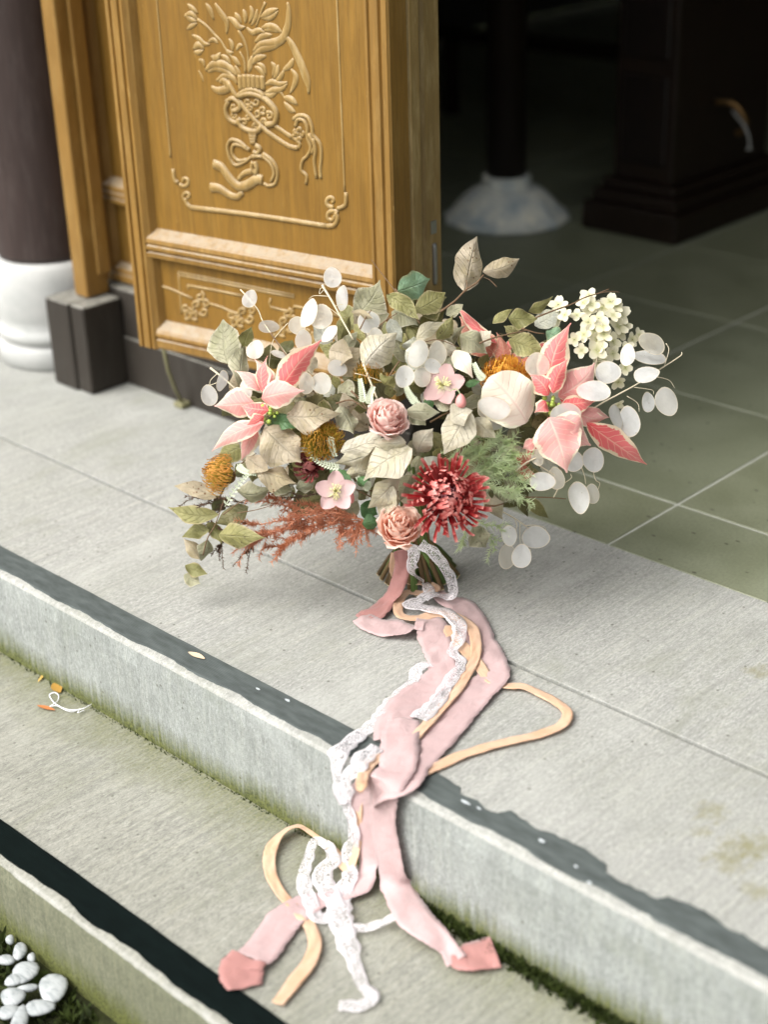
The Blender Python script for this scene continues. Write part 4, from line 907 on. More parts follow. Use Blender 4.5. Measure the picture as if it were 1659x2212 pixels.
poin('salmon poinsettia half hidden at the back of the bouquet', ('B', 545, 770), -.02, [
 ('B', (520, 730), (308, 498), 160, M_bract3, .0, -.02, .3), ('B', (520, 660), (285, 428), 70, M_bract, .01, .0, .5), ('B', (540, 790), (520, 590), 90, M_bract3, .01, .0, .3), ('B', (560, 790), (660, 700), 100, M_bract3, .0, .0, -.4), ('B', (520, 770), (470, 800), 70, M_bract3, .01, .01, .2),
 ('B', (640, 760), (700, 820), 90, M_bract3, .0, .0, .2), ('B', (740, 680), (840, 690), 50, M_bract, .0, .0, .2), ('B', (590, 640), (600, 700), 40, M_bract, .0, .0, .2), ('B', (200, 740), (285, 720), 60, M_bract, -.01, -.01, .2)], 0)
lf('B', (690, 1110), (480, 850), 330, M_bract4, .055, .06, 'cream_bract', None, roll=.25, fold=.30, curl=.05, wav=.16, point=.1, peak=.5, sd=77, ny=18, rag=.02)

# --- roses
def rose(label, t, x, y, rpx, m, lay, aim, sd):
    p = px(t, x, y); c = bp(t, x, y, lay); R0 = rpx*TAG[t][2]*mpx(p, lay); rn = random.Random(sd)
    ax = aim.normalized(); ex = ax.orthogonal().normalized(); ey = ax.cross(ex)
    base = c-ax*R0*.55
    bm = bmesh.new(); bmesh.ops.create_uvsphere(bm, u_segments=10, v_segments=6, radius=R0*.34, matrix=Matrix.Translation(base+ax*R0*.25))
    o = bmobj('rose', bm, m, bq, True); o['label'] = label
    N = 38
    for k in range(N):
        f = k/(N-1); a0 = k*2.39996+rn.uniform(-.2, .2)
        rr = R0*(.07+.68*f**.85); hh = R0*(1.22-.44*f+rn.uniform(-.08, .08)); span = 1.35-.62*f
        opn = .10+.62*f**1.5; vs = []; uv = []; fs = []; nu, nv = 7, 7
        for j in range(nv):
            v = j/(nv-1)
            for i in range(nu):
                s_ = i/(nu-1)*2-1; edge = 1-.16*abs(s_)**2.6
                lip = max(0, v-.80)*5
                rad_ = rr*(.20+1.0*math.sin(math.pi*(.10+.50*v)))*(1-.05*(1-f)*v)
                rad_ += R0*(.30*max(0, f-.55)*lip**1.5)+R0*.045*math.sin(3.1*s_+k*1.7)*v*v+R0*.03*math.sin(7.3*s_+k*2.9)*v**3
                z = hh*v*edge-R0*.30*max(0, f-.5)*lip**2+R0*.05*math.sin(4.3*s_+k*2.3)*v*v
                an = a0+s_*span*(.45+.55*math.sin(math.pi*min(.92, v*.85+.08)))
                vs.append(base+ex*(rad_*math.cos(an))+ey*(rad_*math.sin(an))+ax*(z-.25*R0*f)); uv.append((s_, v))
        for j in range(nv-1):
            for i in range(nu-1): fs.append((j*nu+i, j*nu+i+1, (j+1)*nu+i+1, (j+1)*nu+i))
        mesh('petal', vs, fs, m, o, uv)
rose('soft pink garden rose near the middle of the bouquet', 'C', 1490, 170, 158, M_rose1, .085, -FW*.85+UP*.45+RT*.30, 1)
rose('peach pink garden rose above the ribbon knot', 'E', 318, 865, 165, M_rose2, .075, -FW*.88+UP*.38+RT*.10, 2)

# --- chrysanthemums
def quill(L, wd, incurve, ny=7):
    vs = []; uv = []; fs = []
    for i in range(ny):
        t = i/(ny-1); an = incurve*t**2.2
        y = L*t-L*.30*incurve*t**4; z = L*(.10*t+.40*incurve*t**2.6)
        w_ = wd*(.50+.55*t**1.5)*(1 if t < .93 else .72)
        for s_ in (-1, 0, 1): vs.append(Vector((s_*w_/2, y, z+(.42*wd*abs(s_))))); uv.append((s_, t))
    for i in range(ny-1):
        for j in (0, 1): fs.append((i*3+j, i*3+j+1, (i+1)*3+j+1, (i+1)*3+j))
    me = bpy.data.meshes.new('petal'); me.from_pydata([tuple(v) for v in vs], [], fs); l = me.uv_layers.new(name='UVMap')
    for lp in me.loops: l.data[lp.index].uv = uv[lp.vertex_index]
    me.polygons.foreach_set('use_smooth', [True]*len(fs)); return me
def mum(label, t, x, y, rpx, lay, rings, mo, mc, aim, sd):
    p = px(t, x, y); c = bp(t, x, y, lay); R0 = rpx*TAG[t][2]*mpx(p, lay); rn = random.Random(sd)
    az = aim.normalized(); ax = az.orthogonal().normalized(); ay = az.cross(ax)
    bm = bmesh.new(); bmesh.ops.create_uvsphere(bm, u_segments=12, v_segments=8, radius=R0*.22, matrix=Matrix.Translation(c-az*R0*.22))
    o = bmobj('chrysanthemum', bm, mo, bq, True); o['label'] = label; off = ROOTLOC(bq)
    for ri, (n, ln, el, inc, wd, hgt) in enumerate(rings):
        mes = []
        for v in range(3):
            me = quill(R0*ln*rn.uniform(.9, 1.08), R0*wd*rn.uniform(.9, 1.1), inc*rn.uniform(.6, 1.35)); me.materials.append(mc if ri >= len(rings)-3 else mo); mes.append(me)
        for k in range(n):
            th = 2*math.pi*(k+.5*(ri % 2))/n+rn.uniform(-.12, .12); e = rad(el)+rn.uniform(-.12, .12)
            dr = ax*math.cos(th)+ay*math.sin(th); yv = (dr*math.cos(e)+az*math.sin(e)).normalized(); xv = yv.cross(az).normalized(); zv = xv.cross(yv).normalized()
            xv2 = rotv(xv, yv, rn.uniform(-.35, .35)); zv2 = xv2.cross(yv).normalized()
            pos = c+az*R0*hgt+dr*R0*.06-off
            ob = bpy.data.objects.new('petal', mes[k % 3]); COL.objects.link(ob); ob.parent = o
            ob.matrix_local = Matrix(((xv2.x, yv.x, zv2.x, pos.x), (xv2.y, yv.y, zv2.y, pos.y), (xv2.z, yv.z, zv2.z, pos.z), (0, 0, 0, 1)))
RINGS = [(24, 1.0, -16, .5, .075, -.22), (30, 1.02, -6, .8, .075, -.19), (36, 1.0, 4, 1.0, .072, -.16), (36, .94, 13, 1.15, .07, -.13), (36, .86, 23, 1.2, .068, -.10), (34, .75, 33, 1.2, .064, -.07), (30, .62, 44, 1.1, .058, -.04), (26, .48, 55, .9, .050, -.01), (20, .36, 66, .7, .044, .0), (12, .28, 78, .5, .04, .01)]
mum('large dark red spider chrysanthemum at the foot of the bouquet', 'E', 622, 690, 305, .085, RINGS, M_mum, M_mumc, -FW+UP*.12+RT*.12, 5)
mum('small dusky red chrysanthemum tucked under tan leaves', 'C', 1000, 500, 135, .03, [(16, .98, 0, 1.0, .2, -.1), (14, .85, 25, 1.1, .2, 0), (12, .7, 48, 1.1, .18, .05), (8, .5, 68, 1, .16, .1)], M_mumd, M_mumd, -FW+UP*.2-RT*.5, 6)

# --- hellebores
def hellebore(label, t, x, y, rpx, lay, m, aim, a0, sd):
    p = px(t, x, y); c = bp(t, x, y, lay); R0 = rpx*TAG[t][2]*mpx(p, lay); az = aim.normalized(); ax = az.orthogonal().normalized(); ay = az.cross(ax); rn = random.Random(sd)
    vs = []; fs = []; uv = []
    for k in range(26):
        th = rn.uniform(0, 6.28); s_ = rn.uniform(.10, .42); q = c+(ax*math.cos(th)+ay*math.sin(th))*R0*s_+az*R0*.28*rn.uniform(.6, 1.1)
        i = len(vs); tube_data([c, c.lerp(q, .6)+az*R0*.05, q], [R0*.012, R0*.012, R0*.035], 5, None, vs, fs)
    o = mesh('hellebore', vs, fs, MT('stamens', (.66, .62, .30), .6, .2).m, bq); o['label'] = label
    for k in range(5):
        th = a0+k*1.2566+rn.uniform(-.08, .08); dr = ax*math.cos(th)+ay*math.sin(th); sd_ = az.cross(dr); vs = []; uv = []; fs = []; ny, nx = 7, 5
        for i in range(ny):
            v = i/(ny-1); h = R0*.42*max(.12, math.sin(math.pi*min(.965, .12+v*.80))**.7)
            for j in range(nx):
                s_ = j/(nx-1)*2-1; vs.append(c+dr*R0*(.06+.96*v-.05*s_*s_*v)+sd_*s_*h+az*R0*(.20*v*v-.10*(1-s_*s_)*v+.03*math.sin(5*s_+k)+.012*k)); uv.append((s_, v))
        for i in range(ny-1):
            for j in range(nx-1): fs.append((i*nx+j, i*nx+j+1, (i+1)*nx+j+1, (i+1)*nx+j))
        mesh('petal', vs, fs, m, o, uv)
hellebore('dusty pink hellebore with yellow stamens beside the rust fern', 'C', 1150, 655, 132, .07, M_hell, -FW+UP*.1-RT*.05, .35, 1)
hellebore('mauve hellebore above the drooping pale leaf', 'B', 212, 900, 128, .05, M_hell2, -FW+UP*.35-RT*.2, 1.1, 2)
def bud(t, x, y, a, b, m, lay):
    c = bp(t, x, y, lay); s_ = TAG[t][2]*mpx(px(t, x, y), lay); bm = bmesh.new()
    bmesh.ops.create_uvsphere(bm, u_segments=12, v_segments=8, radius=1)
    for v in bm.verts:
        q = v.co.copy(); k = 1-.25*q.z; v.co = c+RT*(q.x*a*s_*k)-FW*(q.y*a*s_*k)+UP*(q.z*b*s_)
    return bmobj('flower_bud', bm, m, bq, True)
M_bud = MT('pink_bud', (.66, .27, .25), .45, .3).m
bud('B', 315, 988, 31, 42, M_bud, .07); bud('E', 5, 690, 20, 40, M_bud, .05)
twig('stalk', 'B', [(312, 950), (290, 920), (250, 930)], .0009, M_fg, bq, .07)

# --- brush flowers
def brush(label, t, x, y, rpx, m, lay, aim, n, sd, cup=.5, reach=1.0, spread=95):
    p = px(t, x, y); c = bp(t, x, y, lay); R0 = rpx*TAG[t][2]*mpx(p, lay); az = aim.normalized(); ax = az.orthogonal().normalized(); ay = az.cross(ax); rn = random.Random(sd)
    bm = bmesh.new(); bmesh.ops.create_uvsphere(bm, u_segments=12, v_segments=8, radius=R0*.42, matrix=Matrix.Translation(c-az*R0*.35))
    o = bmobj('brush_flower', bm, M_core, bq, True); o['label'] = label
    vs = []; fs = []; uv = []
    for k in range(n):
        th = k*2.39996+rn.uniform(-.1, .1); po = rad(spread)*math.sqrt((k+.5)/n); dr = ax*math.cos(th)+ay*math.sin(th)
        d0 = dr*math.sin(po)+az*math.cos(po); b = c-az*R0*.35+d0*R0*.35; L = R0*reach*rn.uniform(.75, 1.05)
        d1 = (d0+az*cup*math.sin(po)).normalized(); s_ = d0.cross(az)
        s_ = (s_.normalized() if s_.length > .01 else ax)*R0*.024; i = len(vs)
        q1 = b+d0*L*.5; q2 = q1+d1*L*.35; q3 = q2+(d1*.6-dr*.5).normalized()*L*.18
        for q, f, v in ((b, .8, 0), (q1, 1, .45), (q2, 1, .8), (q3, 1.5, 1)): vs += [q-s_*f, q+s_*f]; uv += [(0, v), (1, v)]
        for j in range(3): fs.append((i+2*j, i+2*j+1, i+2*j+3, i+2*j+2))
    stuff(mesh('filaments', vs, fs, m, o, uv))
brush('yellow brush flower with orange tips at the left edge', 'C', 425, 545, 118, M_yel, .02, -RT*.9+UP*.25-FW*.45, 420, 1, .7, 1.15, 88)
brush('olive yellow brush flower among the tan leaves', 'C', 1060, 330, 122, M_yel2, .04, -FW*.8+UP*.55-RT*.1, 420, 2, .5, 1.1)
brush('small golden brush flower deep in the silver pods', 'A', 1210, 830, 78, M_yel2, .015, UP*.8-FW*.6, 260, 3, .5, 1.1)
brush('orange brush flower behind the cream bract', 'B', 570, 850, 128, M_yel3, .02, UP*.85-FW*.5, 480, 4, .4, 1.0)

# --- hydrangea
def floret_mesh(sd):
    rn = random.Random(sd); vs = []; fs = []; uv = []
    for k in range(4):
        th = k*math.pi/2+rn.uniform(-.15, .15); d = Vector((math.cos(th), math.sin(th), 0)); s2 = Vector((-math.sin(th), math.cos(th), 0)); b0 = len(vs); L = rn.uniform(.9, 1.1); cu = rn.uniform(.05, .4)
        for i in range(5):
            v = i/4; h = .46*max(.1, math.sin(math.pi*min(.94, .10+v*.80))**.75)
            for j in (-1, 0, 1): vs.append(d*(L*(.05+.95*v))+s2*(j*h)+Vector((0, 0, cu*v*v-.08*(1-abs(j))*v+.015*k))); uv.append((j, v))
        for i in range(4):
            for j in (0, 1): fs.append((b0+i*3+j, b0+i*3+j+1, b0+i*3+j+4, b0+i*3+j+3))
    me = bpy.data.meshes.new('floret'); me.from_pydata([tuple(v) for v in vs], [], fs); l = me.uv_layers.new(name='UVMap')
    for lp in me.loops: l.data[lp.index].uv = uv[lp.vertex_index]
    me.polygons.foreach_set('use_smooth', [True]*len(fs)); me.materials.append(M_hyd); return me
fm = [floret_mesh(i) for i in range(5)]
hyd = twig('hydrangea', 'B', [(1030, 1000), (1080, 800), (1110, 600), (1130, 420)], .0018, M_straw, bq, .0); hyd['label'] = 'creamy white hydrangea panicle at the upper right'
rn = random.Random(8); off = ROOTLOC(bq)
FL = [(870, 440, 62), (860, 515, 60), (905, 500, 45), (975, 500, 45), (1045, 385, 52), (1165, 425, 62), (1120, 460, 52), (1215, 490, 70), (1180, 500, 50), (1120, 560, 55), (1075, 590, 56), (1210, 565, 62), (1225, 600, 50), (1130, 610, 50), (1300, 590, 58), (1330, 615, 48), (1090, 700, 62), (1140, 730, 60), (1045, 470, 50), (1090, 640, 55), (985, 560, 50), (1015, 610, 48), (1180, 650, 56), (1230, 660, 48), (1260, 690, 46), (1000, 700, 44), (1210, 780, 50), (1250, 800, 46), (1180, 720, 50), (1130, 400, 48), (1060, 440, 45), (1250, 560, 44), (1160, 580, 44), (1040, 540, 50), (1210, 880, 48), (1170, 990, 50), (1210, 1010, 40), (1140, 850, 44), (1060, 750, 50), (1200, 450, 46), (1290, 640, 46), (1220, 1060, 40), (960, 640, 42), (1100, 520, 50), (1150, 520, 48), (1010, 430, 44), (1110, 670, 44)]
def place(me, name, c, nrm, s_, parent, spin):
    z = nrm.normalized(); x = z.orthogonal().normalized(); x = rotv(x, z, spin); y = z.cross(x); q = c-off
    ob = bpy.data.objects.new(name, me); COL.objects.link(ob); ob.parent = parent
    ob.matrix_local = Matrix(((x.x*s_, y.x*s_, z.x*s_, q.x), (x.y*s_, y.y*s_, z.y*s_, q.y), (x.z*s_, y.z*s_, z.z*s_, q.z), (0, 0, 0, 1)))
for k, (x, y, r) in enumerate(FL):
    if k % 3 == 2 and k > 12: continue
    lay = .035*(1-((x-1110)/260.)**2)-.01+rn.uniform(-.012, .012); c = bp('B', x, y, lay)
    nrm = -FW+RT*((x-1110)/260.+rn.uniform(-.5, .5))*.9-UP*((y-620)/320.+rn.uniform(-.5, .5))*.8
    place(fm[k % 5], 'floret', c, nrm, r*.96*.3802*mpx(px('B', x, y)), hyd, rn.uniform(0, 6))
for k in range(12):                       # the far side of the panicle
    x, y = rn.gauss(1110, 95), rn.gauss(620, 150); c = bp('B', x, y, rn.uniform(-.07, -.025))
    if y < 440 or y > 900 or not 990 < x < 1230: continue
    place(fm[k % 5], 'floret', c, Vector((rn.uniform(-1, 1), rn.uniform(-1, 1), rn.uniform(-1, 1)))-FW*.3, .011, hyd, rn.uniform(0, 6))

# --- ferns and frosted sprigs
def fern(label, t, stems, m, lay, n, ln, sd, sub=0):
    rn = random.Random(sd); vs = []; fs = []
    def needles(P, cnt, L):
        for k in range(cnt):
            f = rn.uniform(.04, 1)*(len(P)-1); i = min(int(f), len(P)-2); b = P[i].lerp(P[i+1], f-i); tg = (P[i+1]-P[i]).normalized()
            d = Vector((rn.gauss(0, 1), rn.gauss(0, 1), rn.gauss(0, 1))); d = (d-tg*d.dot(tg)).normalized(); d = (d+tg*.65).normalized()*L*rn.uniform(.6, 1.15)
            s_ = d.cross(tg).normalized()*.0006; j = len(vs); vs.extend([b-s_, b+s_, b+d]); fs.append((j, j+1, j+2))
            s2 = s_.cross(d).normalized()*.0006; j = len(vs); vs.extend([b-s2, b+s2, b+d]); fs.append((j, j+1, j+2))
    for pts in stems:
        P = catmull([bp(t, *p, lay+rn.uniform(-.008, .008)) for p in pts], 6); m_ = len(P)
        tube_data(P, [.0009*(1-.6*i/(m_-1)) for i in range(m_)], 5, None, vs, fs); needles(P, n, ln)
        for q in range(sub):
            f = rn.uniform(.15, .95)*(m_-1); i = int(f); b = P[i]; tg = (P[min(i+1, m_-1)]-P[max(i-1, 0)]).normalized()
            d = Vector((rn.gauss(0, 1), rn.gauss(0, 1), rn.gauss(0, 1))); d = ((d-tg*d.dot(tg)).normalized()*.8+tg).normalized()
            L2 = rn.uniform(.018, .038); Q = [b+d*L2*k/4-ZV*.004*(k/4)**2 for k in range(5)]; tube_data(Q, .0004, 4, None, vs, fs); needles(Q, 34, ln*.8)
    o = mesh('fern_plume', vs, fs, m, bq, smooth=False); o['label'] = label; return stuff(o)
fern('rusty orange asparagus fern spreading over the concrete', 'C', [[(1320, 830), (1150, 790), (950, 770), (760, 730), (590, 700)], [(1320, 830), (1100, 810), (900, 850), (720, 930), (600, 1010)], [(1300, 835), (1120, 865), (950, 935), (800, 1000), (690, 1005)], [(1310, 840), (1290, 890), (1250, 965)], [(1300, 825), (1050, 795), (860, 825), (640, 865), (545, 850)], [(1250, 800), (1050, 750), (880, 720), (680, 690)], [(1280, 840), (1080, 830), (880, 880), (660, 950), (560, 1010)], [(1320, 830), (1330, 870), (1390, 890)], [(1280, 850), (1180, 890), (1230, 930)], [(1200, 830), (1000, 880), (860, 960), (790, 1040)], [(1100, 840), (950, 880), (760, 900), (600, 930)]], M_fo, .0, 260, .0095, 1, 7)
fern('dark brown dried fern at the left edge', 'C', [[(580, 730), (420, 700), (300, 700), (185, 680)], [(560, 750), (430, 740), (330, 730), (250, 745)], [(500, 700), (380, 690), (300, 660)], [(430, 960), (410, 1000), (400, 1040)], [(660, 960), (600, 1010), (580, 1050)], [(1060, 660), (900, 690), (760, 690)], [(430, 900), (350, 870), (250, 870)]], M_fb, -.02, 110, .006, 2, 3)
fern('pale green asparagus fern beside the red chrysanthemum', 'E', [[(690, 600), (800, 540), (930, 430), (1080, 270)], [(700, 580), (860, 560), (1000, 570), (1140, 600)], [(720, 560), (850, 610), (980, 660), (1095, 725)], [(690, 520), (800, 430), (900, 340), (960, 280)], [(740, 560), (900, 500), (1010, 440), (1060, 400)], [(690, 480), (760, 420), (830, 400)], [(800, 560), (920, 620), (1010, 640), (1080, 650)], [(760, 540), (880, 530), (980, 500), (1050, 500)], [(690, 440), (760, 400), (850, 370), (930, 330)], [(760, 560), (880, 470), (980, 380), (1000, 320)]], M_fg, .035, 210, .0125, 3, 3)
fern('thin pale fern trailing under the red chrysanthemum', 'E', [[(760, 860), (860, 920), (960, 975)], [(780, 830), (880, 870), (1000, 860)], [(740, 880), (720, 960), (715, 1010)], [(780, 880), (900, 960), (920, 1040)]], M_fg, -.05, 70, .011, 4, 1)
fern('mossy fern strands in the dark heart of the bouquet', 'E', [[(560, 420), (700, 340), (800, 300), (870, 280)], [(600, 450), (720, 420), (860, 400)], [(640, 460), (700, 380), (760, 300)]], M_fg, .0, 90, .008, 9, 3)
def sprig(t, pts, n=11, lay=.05, ln=.0075):
    P = catmull([bp(t, *p, lay) for p in pts], 5); vs = []; fs = []; tube_data(P, .0007, 5, None, vs, fs); m_ = len(P)
    for k in range(n):
        f = (k+.5)/n*(m_-1); i = min(int(f), m_-2); b = P[i].lerp(P[i+1], f-i); tg = (P[i+1]-P[i]).normalized(); sd_ = tg.cross(FW).normalized()
        for s_ in (-1, 1):
            d = (sd_*s_+tg*.7-FW*.3).normalized()*ln*(1-.5*k/n); w_ = tg.cross(d).cross(d).normalized()*ln*.22; j = len(vs)
            vs.extend([b, b+d*.5-w_, b+d, b+d*.5+w_]); fs.append((j, j+1, j+2, j+3))
    return mesh('frosted_sprig', vs, fs, M_sprig, bq)
for t, pts in [('C', [(1112, 300), (1125, 360), (1145, 425)]), ('C', [(440, 750), (500, 650), (560, 570), (600, 530)]), ('C', [(1180, 500), (1080, 480), (990, 430)]), ('A', [(1180, 1000), (1170, 930), (1160, 865)]), ('A', [(1215, 1010), (1215, 960), (1235, 910)]), ('A', [(1480, 1000), (1440, 950), (1420, 900)]), ('B', [(450, 870), (415, 830), (390, 775)]), ('B', [(90, 1030), (40, 980), (5, 910)]), ('C', [(1380, 620), (1330, 600), (1290, 560)]), ('E', [(130, 640), (90, 610), (60, 570)]), ('C', [(520, 480), (560, 520), (640, 540)])]:
    sprig(t, pts)

# --- bare twigs
for t, pts, r in [('A', [(1370, 375), (1320, 310), (1265, 240), (1225, 185)], .0008), ('A', [(1500, 545), (1430, 440), (1360, 350)], .0014), ('A', [(1320, 860), (1350, 810), (1385, 760)], .0013), ('A', [(1160, 580), (1190, 520), (1225, 470)], .0011), ('A', [(1110, 930), (1170, 990), (1205, 1040)], .0014), ('A', [(1270, 560), (1320, 520), (1370, 490)], .001), ('A', [(650, 600), (720, 700), (830, 850), (910, 950)], .0011), ('A', [(850, 900), (900, 930), (990, 870), (1000, 840)], .001),
               ('B', [(200, 480), (280, 420), (345, 355), (400, 320), (445, 270)], .0016), ('B', [(345, 365), (350, 330), (345, 300)], .001), ('B', [(420, 660), (500, 630), (600, 605), (700, 585)], .0012), ('B', [(660, 575), (740, 600), (790, 605)], .0011), ('B', [(740, 515), (840, 475), (940, 440), (1020, 400), (1100, 375), (1160, 350)], .0012), ('B', [(1100, 375), (1170, 365), (1215, 370)], .0007), ('B', [(520, 340), (480, 300), (445, 285)], .0006), ('B', [(480, 750), (520, 690), (540, 600)], .0006), ('B', [(90, 660), (180, 640), (300, 680)], .0008),
               ('C', [(400, 700), (450, 610), (540, 480), (640, 410)], .0010), ('C', [(430, 800), (540, 720), (640, 690), (730, 655)], .0009), ('C', [(300, 1060), (330, 950), (380, 860), (440, 690)], .0010), ('C', [(520, 790), (640, 770), (760, 735)], .0008), ('C', [(1150, 90), (1250, 70), (1350, 130)], .0013), ('C', [(1280, 640), (1340, 670), (1400, 700)], .0012), ('C', [(640, 200), (680, 100), (700, 50)], .0008),
               ('E', [(510, 210), (600, 160), (680, 130)], .0014), ('E', [(690, 420), (740, 330), (780, 260)], .0022), ('E', [(1110, 690), (1250, 690), (1380, 700)], .0010), ('E', [(860, 740), (920, 745), (980, 730)], .0016), ('E', [(330, 650), (200, 660), (100, 640)], .0012)]:
    twig('twig', t, pts, r, M_twig, bq, .03)

# --- the stem bundle standing on the step, and its binding
TIE = at((893, 1168), 2.205)
R3 = random.Random(5)
for k in range(46):
    an = R3.uniform(0, 6.283); q = math.sqrt(R3.uniform(0, 1)); e = BASE+RT*(.062*q*math.cos(an))+Vector((-.05, .055, 0))*q*math.sin(an)*.75
    e = Vector((e.x, e.y, R3.uniform(.004, .014))); b = TIE+RT*(.022*q*math.cos(an))-FW*(.018*q*math.sin(an)); top = TIE+(b-e)*.9+UP*R3.uniform(.02, .08)+RT*.05*q*math.cos(an)
    r = R3.uniform(.0018, .0042); vs, fs = tube_data([e, e.lerp(b, .5), b, top], [r, r*1.05, r, r*.8], 7); o = mesh('stem', vs, fs, M_stk, bq)
    d = (b-e).normalized(); vs, fs = tube_data([e-d*.0009, e+d*.0004], r*1.01, 7); mesh('cut_end', vs, fs, M_cut, o)
for (x, y), (x2, y2), r in [((180, 1180), (280, 1080), .0036), ((200, 1210), (290, 1090), .0036), ((665, 1130), (560, 1040), .0036), ((680, 1175), (570, 1110), .0036), ((640, 1090), (540, 1030), .0034), ((600, 1240), (540, 1130), .0036), ((500, 1230), (480, 1130), .0034), ((230, 1235), (290, 1110), .0034), ((560, 1250), (500, 1150), .003)]:
    e = on(px('E', x, y), ZV, .006); b = TIE.lerp(e, .35)+Vector((0, 0, .012)); vs, fs = tube_data([e, e.lerp(b, .5)+ZV*.004, b], r, 7); o = mesh('stem', vs, fs, M_stk, bq)
    d = (b-e).normalized(); vs, fs = tube_data([e-d*.0009, e+d*.0004], r*1.01, 7); mesh('cut_end', vs, fs, M_cut, o)

# ================================================================== ribbons
def cloth(name, c, c2, rough=.45, sheen=.4, tr=.32):
    t = MT(name, rough=rough, spec=.2); n1 = t.noise(t.pos(), 30, 3)
    t.col(t.ramp(n1, [(.35, c), (.65, c2)])); t.b.inputs['Sheen Weight'].default_value = sheen; t.b.inputs['Sheen Roughness'].default_value = .4
    U = t.uv(); cr = t.noise(t.pos((1, .6, 1)), 75, 4, .6, 1.2); fw_ = t.noise(t.pos(), 900, 2); t.bump(t.math('ADD', cr, t.math('MULTIPLY', fw_, .2)), .5, .004); t.transl(tr); return t.m
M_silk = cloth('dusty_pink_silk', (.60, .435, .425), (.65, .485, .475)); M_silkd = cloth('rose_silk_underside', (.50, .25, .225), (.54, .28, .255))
M_silkm = cloth('mauve_silk', (.56, .36, .33), (.60, .40, .37))
M_peach = cloth('peach_velvet', (.70, .455, .29), (.76, .54, .38), .7, .35)
def lace_mat():
    t = MT('white_lace', (.80, .77, .78), .7, .2); U = t.uv(); t._c = None
    cb = t.n('CombineXYZ'); t.l(t.math('MULTIPLY', U[0], 1.0), cb.inputs[0]); t.l(U[1], cb.inputs[1])
    v1 = t.voro(cb.outputs[0], 5, 'DISTANCE_TO_EDGE'); band = t.math('ABSOLUTE', U[0])
    hole = t.mr(v1, .05, .11, 0, 1); n1 = t.noise(cb.outputs[0], 3.0, 2)
    net = t.mr(band, .74, .84, 1, 0)
    fl = t.mr(t.noise(cb.outputs[0], 1.1, 3, .6), .46, .54, 0, 1)
    keep = t.math('MAXIMUM', t.math('MULTIPLY', t.math('MULTIPLY', hole, net), t.math('ADD', .55, t.math('MULTIPLY', fl, .4))), .10)
    c = t.ramp(n1, [(.3, (.82, .79, .80)), (.7, (.88, .86, .87))]); t.col(c); t.bump(t.math('ADD', v1, t.noise(t.pos(), 600, 2)), .3, .0006); t.transl(.45); t.see(keep); return t.m
M_lace = lace_mat()
NRM = {'T': ZV, 'L': ZV, 'R': -YV}
def onS(t, x, y, s, h):
    p = px(t, x, y)
    h *= .5
    if s == 'T': return on(p, ZV, .0025+h)
    if s == 'L': return on(p, ZV, Z1+.0025+h)
    if s == 'R': return on(p, YV, EDGE1-.004-h)
def ribbon(name, st, wid, m, parent, scal=0., seed=1, thick=.0002, wrinkle=.002, n=10, wr_f=1., label=None):
    """st: (zoom, x, y, surface, height, width factor, twist, depth for free stations)"""
    rn = random.Random(seed); P = []; N = []; Wd = []; Tw = []
    for s in st:
        t, x, y, sf, h = s[:5]; wf = s[5] if len(s) > 5 else 1.; tw = s[6] if len(s) > 6 else 0.
        if sf == 'F': P.append(at(px(t, x, y), s[7])); N.append((-FW*.8+UP*.3).normalized())
        else: P.append(onS(t, x, y, sf, h)); N.append(NRM[sf])
        Wd.append(wf); Tw.append(rad(tw))
    P = catmull(P, n); Nn = catmull(N, n); Wd = catf(Wd, n); Tw = catf(Tw, n); m_ = len(P); vs = []; uv = []; fs = []; nx = 6; L = 0; pl = None
    ph = rn.uniform(0, 6)
    for i in range(m_):
        t = (P[min(i+1, m_-1)]-P[max(i-1, 0)]); t = t.normalized() if t.length > 1e-7 else Vector((1, 0, 0))
        if i: L += (P[i]-P[i-1]).length
        nr = Nn[i]-t*Nn[i].dot(t); nr.normalize(); lat = t.cross(nr).normalized()
        if pl is not None: lat = (pl*.55+lat*.45).normalized(); lat = (lat-t*lat.dot(t)).normalized()
        pl = lat.copy(); lat = rotv(lat, t, Tw[i]); nr = lat.cross(t).normalized()
        if nr.dot(Nn[i]) < 0 and abs(Tw[i]) < 1.5: nr = -nr
        hw = wid*Wd[i]/2
        for j in range(nx+1):
            s_ = j/nx*2-1; e = 1.
            if scal and abs(s_) > .9: e = 1+scal*1.1*(abs(math.sin(L*(120 if s_ > 0 else 104)+ph*s_+1.3*math.sin(L*39+s_)))-.5)+scal*.9*math.sin(L*47+s_*2)+scal*.9*math.sin(L*23+ph)
            z = wrinkle*(.35+.9*abs(math.sin(L*wr_f*38+s_*1.9+ph))**2.5*math.sin(s_*1.6+ph+L*25)+.4*math.sin(L*wr_f*150-s_*4+ph)+.2*rn.uniform(-1, 1))*.7
            if abs(s_) > .99: e *= 1+rn.uniform(-.05, .05)
            vs.append(P[i]+lat*(s_*hw*e)+nr*(z+.0006)); uv.append((s_, L/wid))
    k = nx+1
    for i in range(m_-1):
        for j in range(nx): fs.append((i*k+j, i*k+j+1, (i+1)*k+j+1, (i+1)*k+j))
    o = mesh(name, vs, fs, m, parent, uv); sm = o.modifiers.new('thickness', 'SOLIDIFY'); sm.thickness = thick; sm.offset = 1
    if label: o['label'] = label
    return o
PW = .043
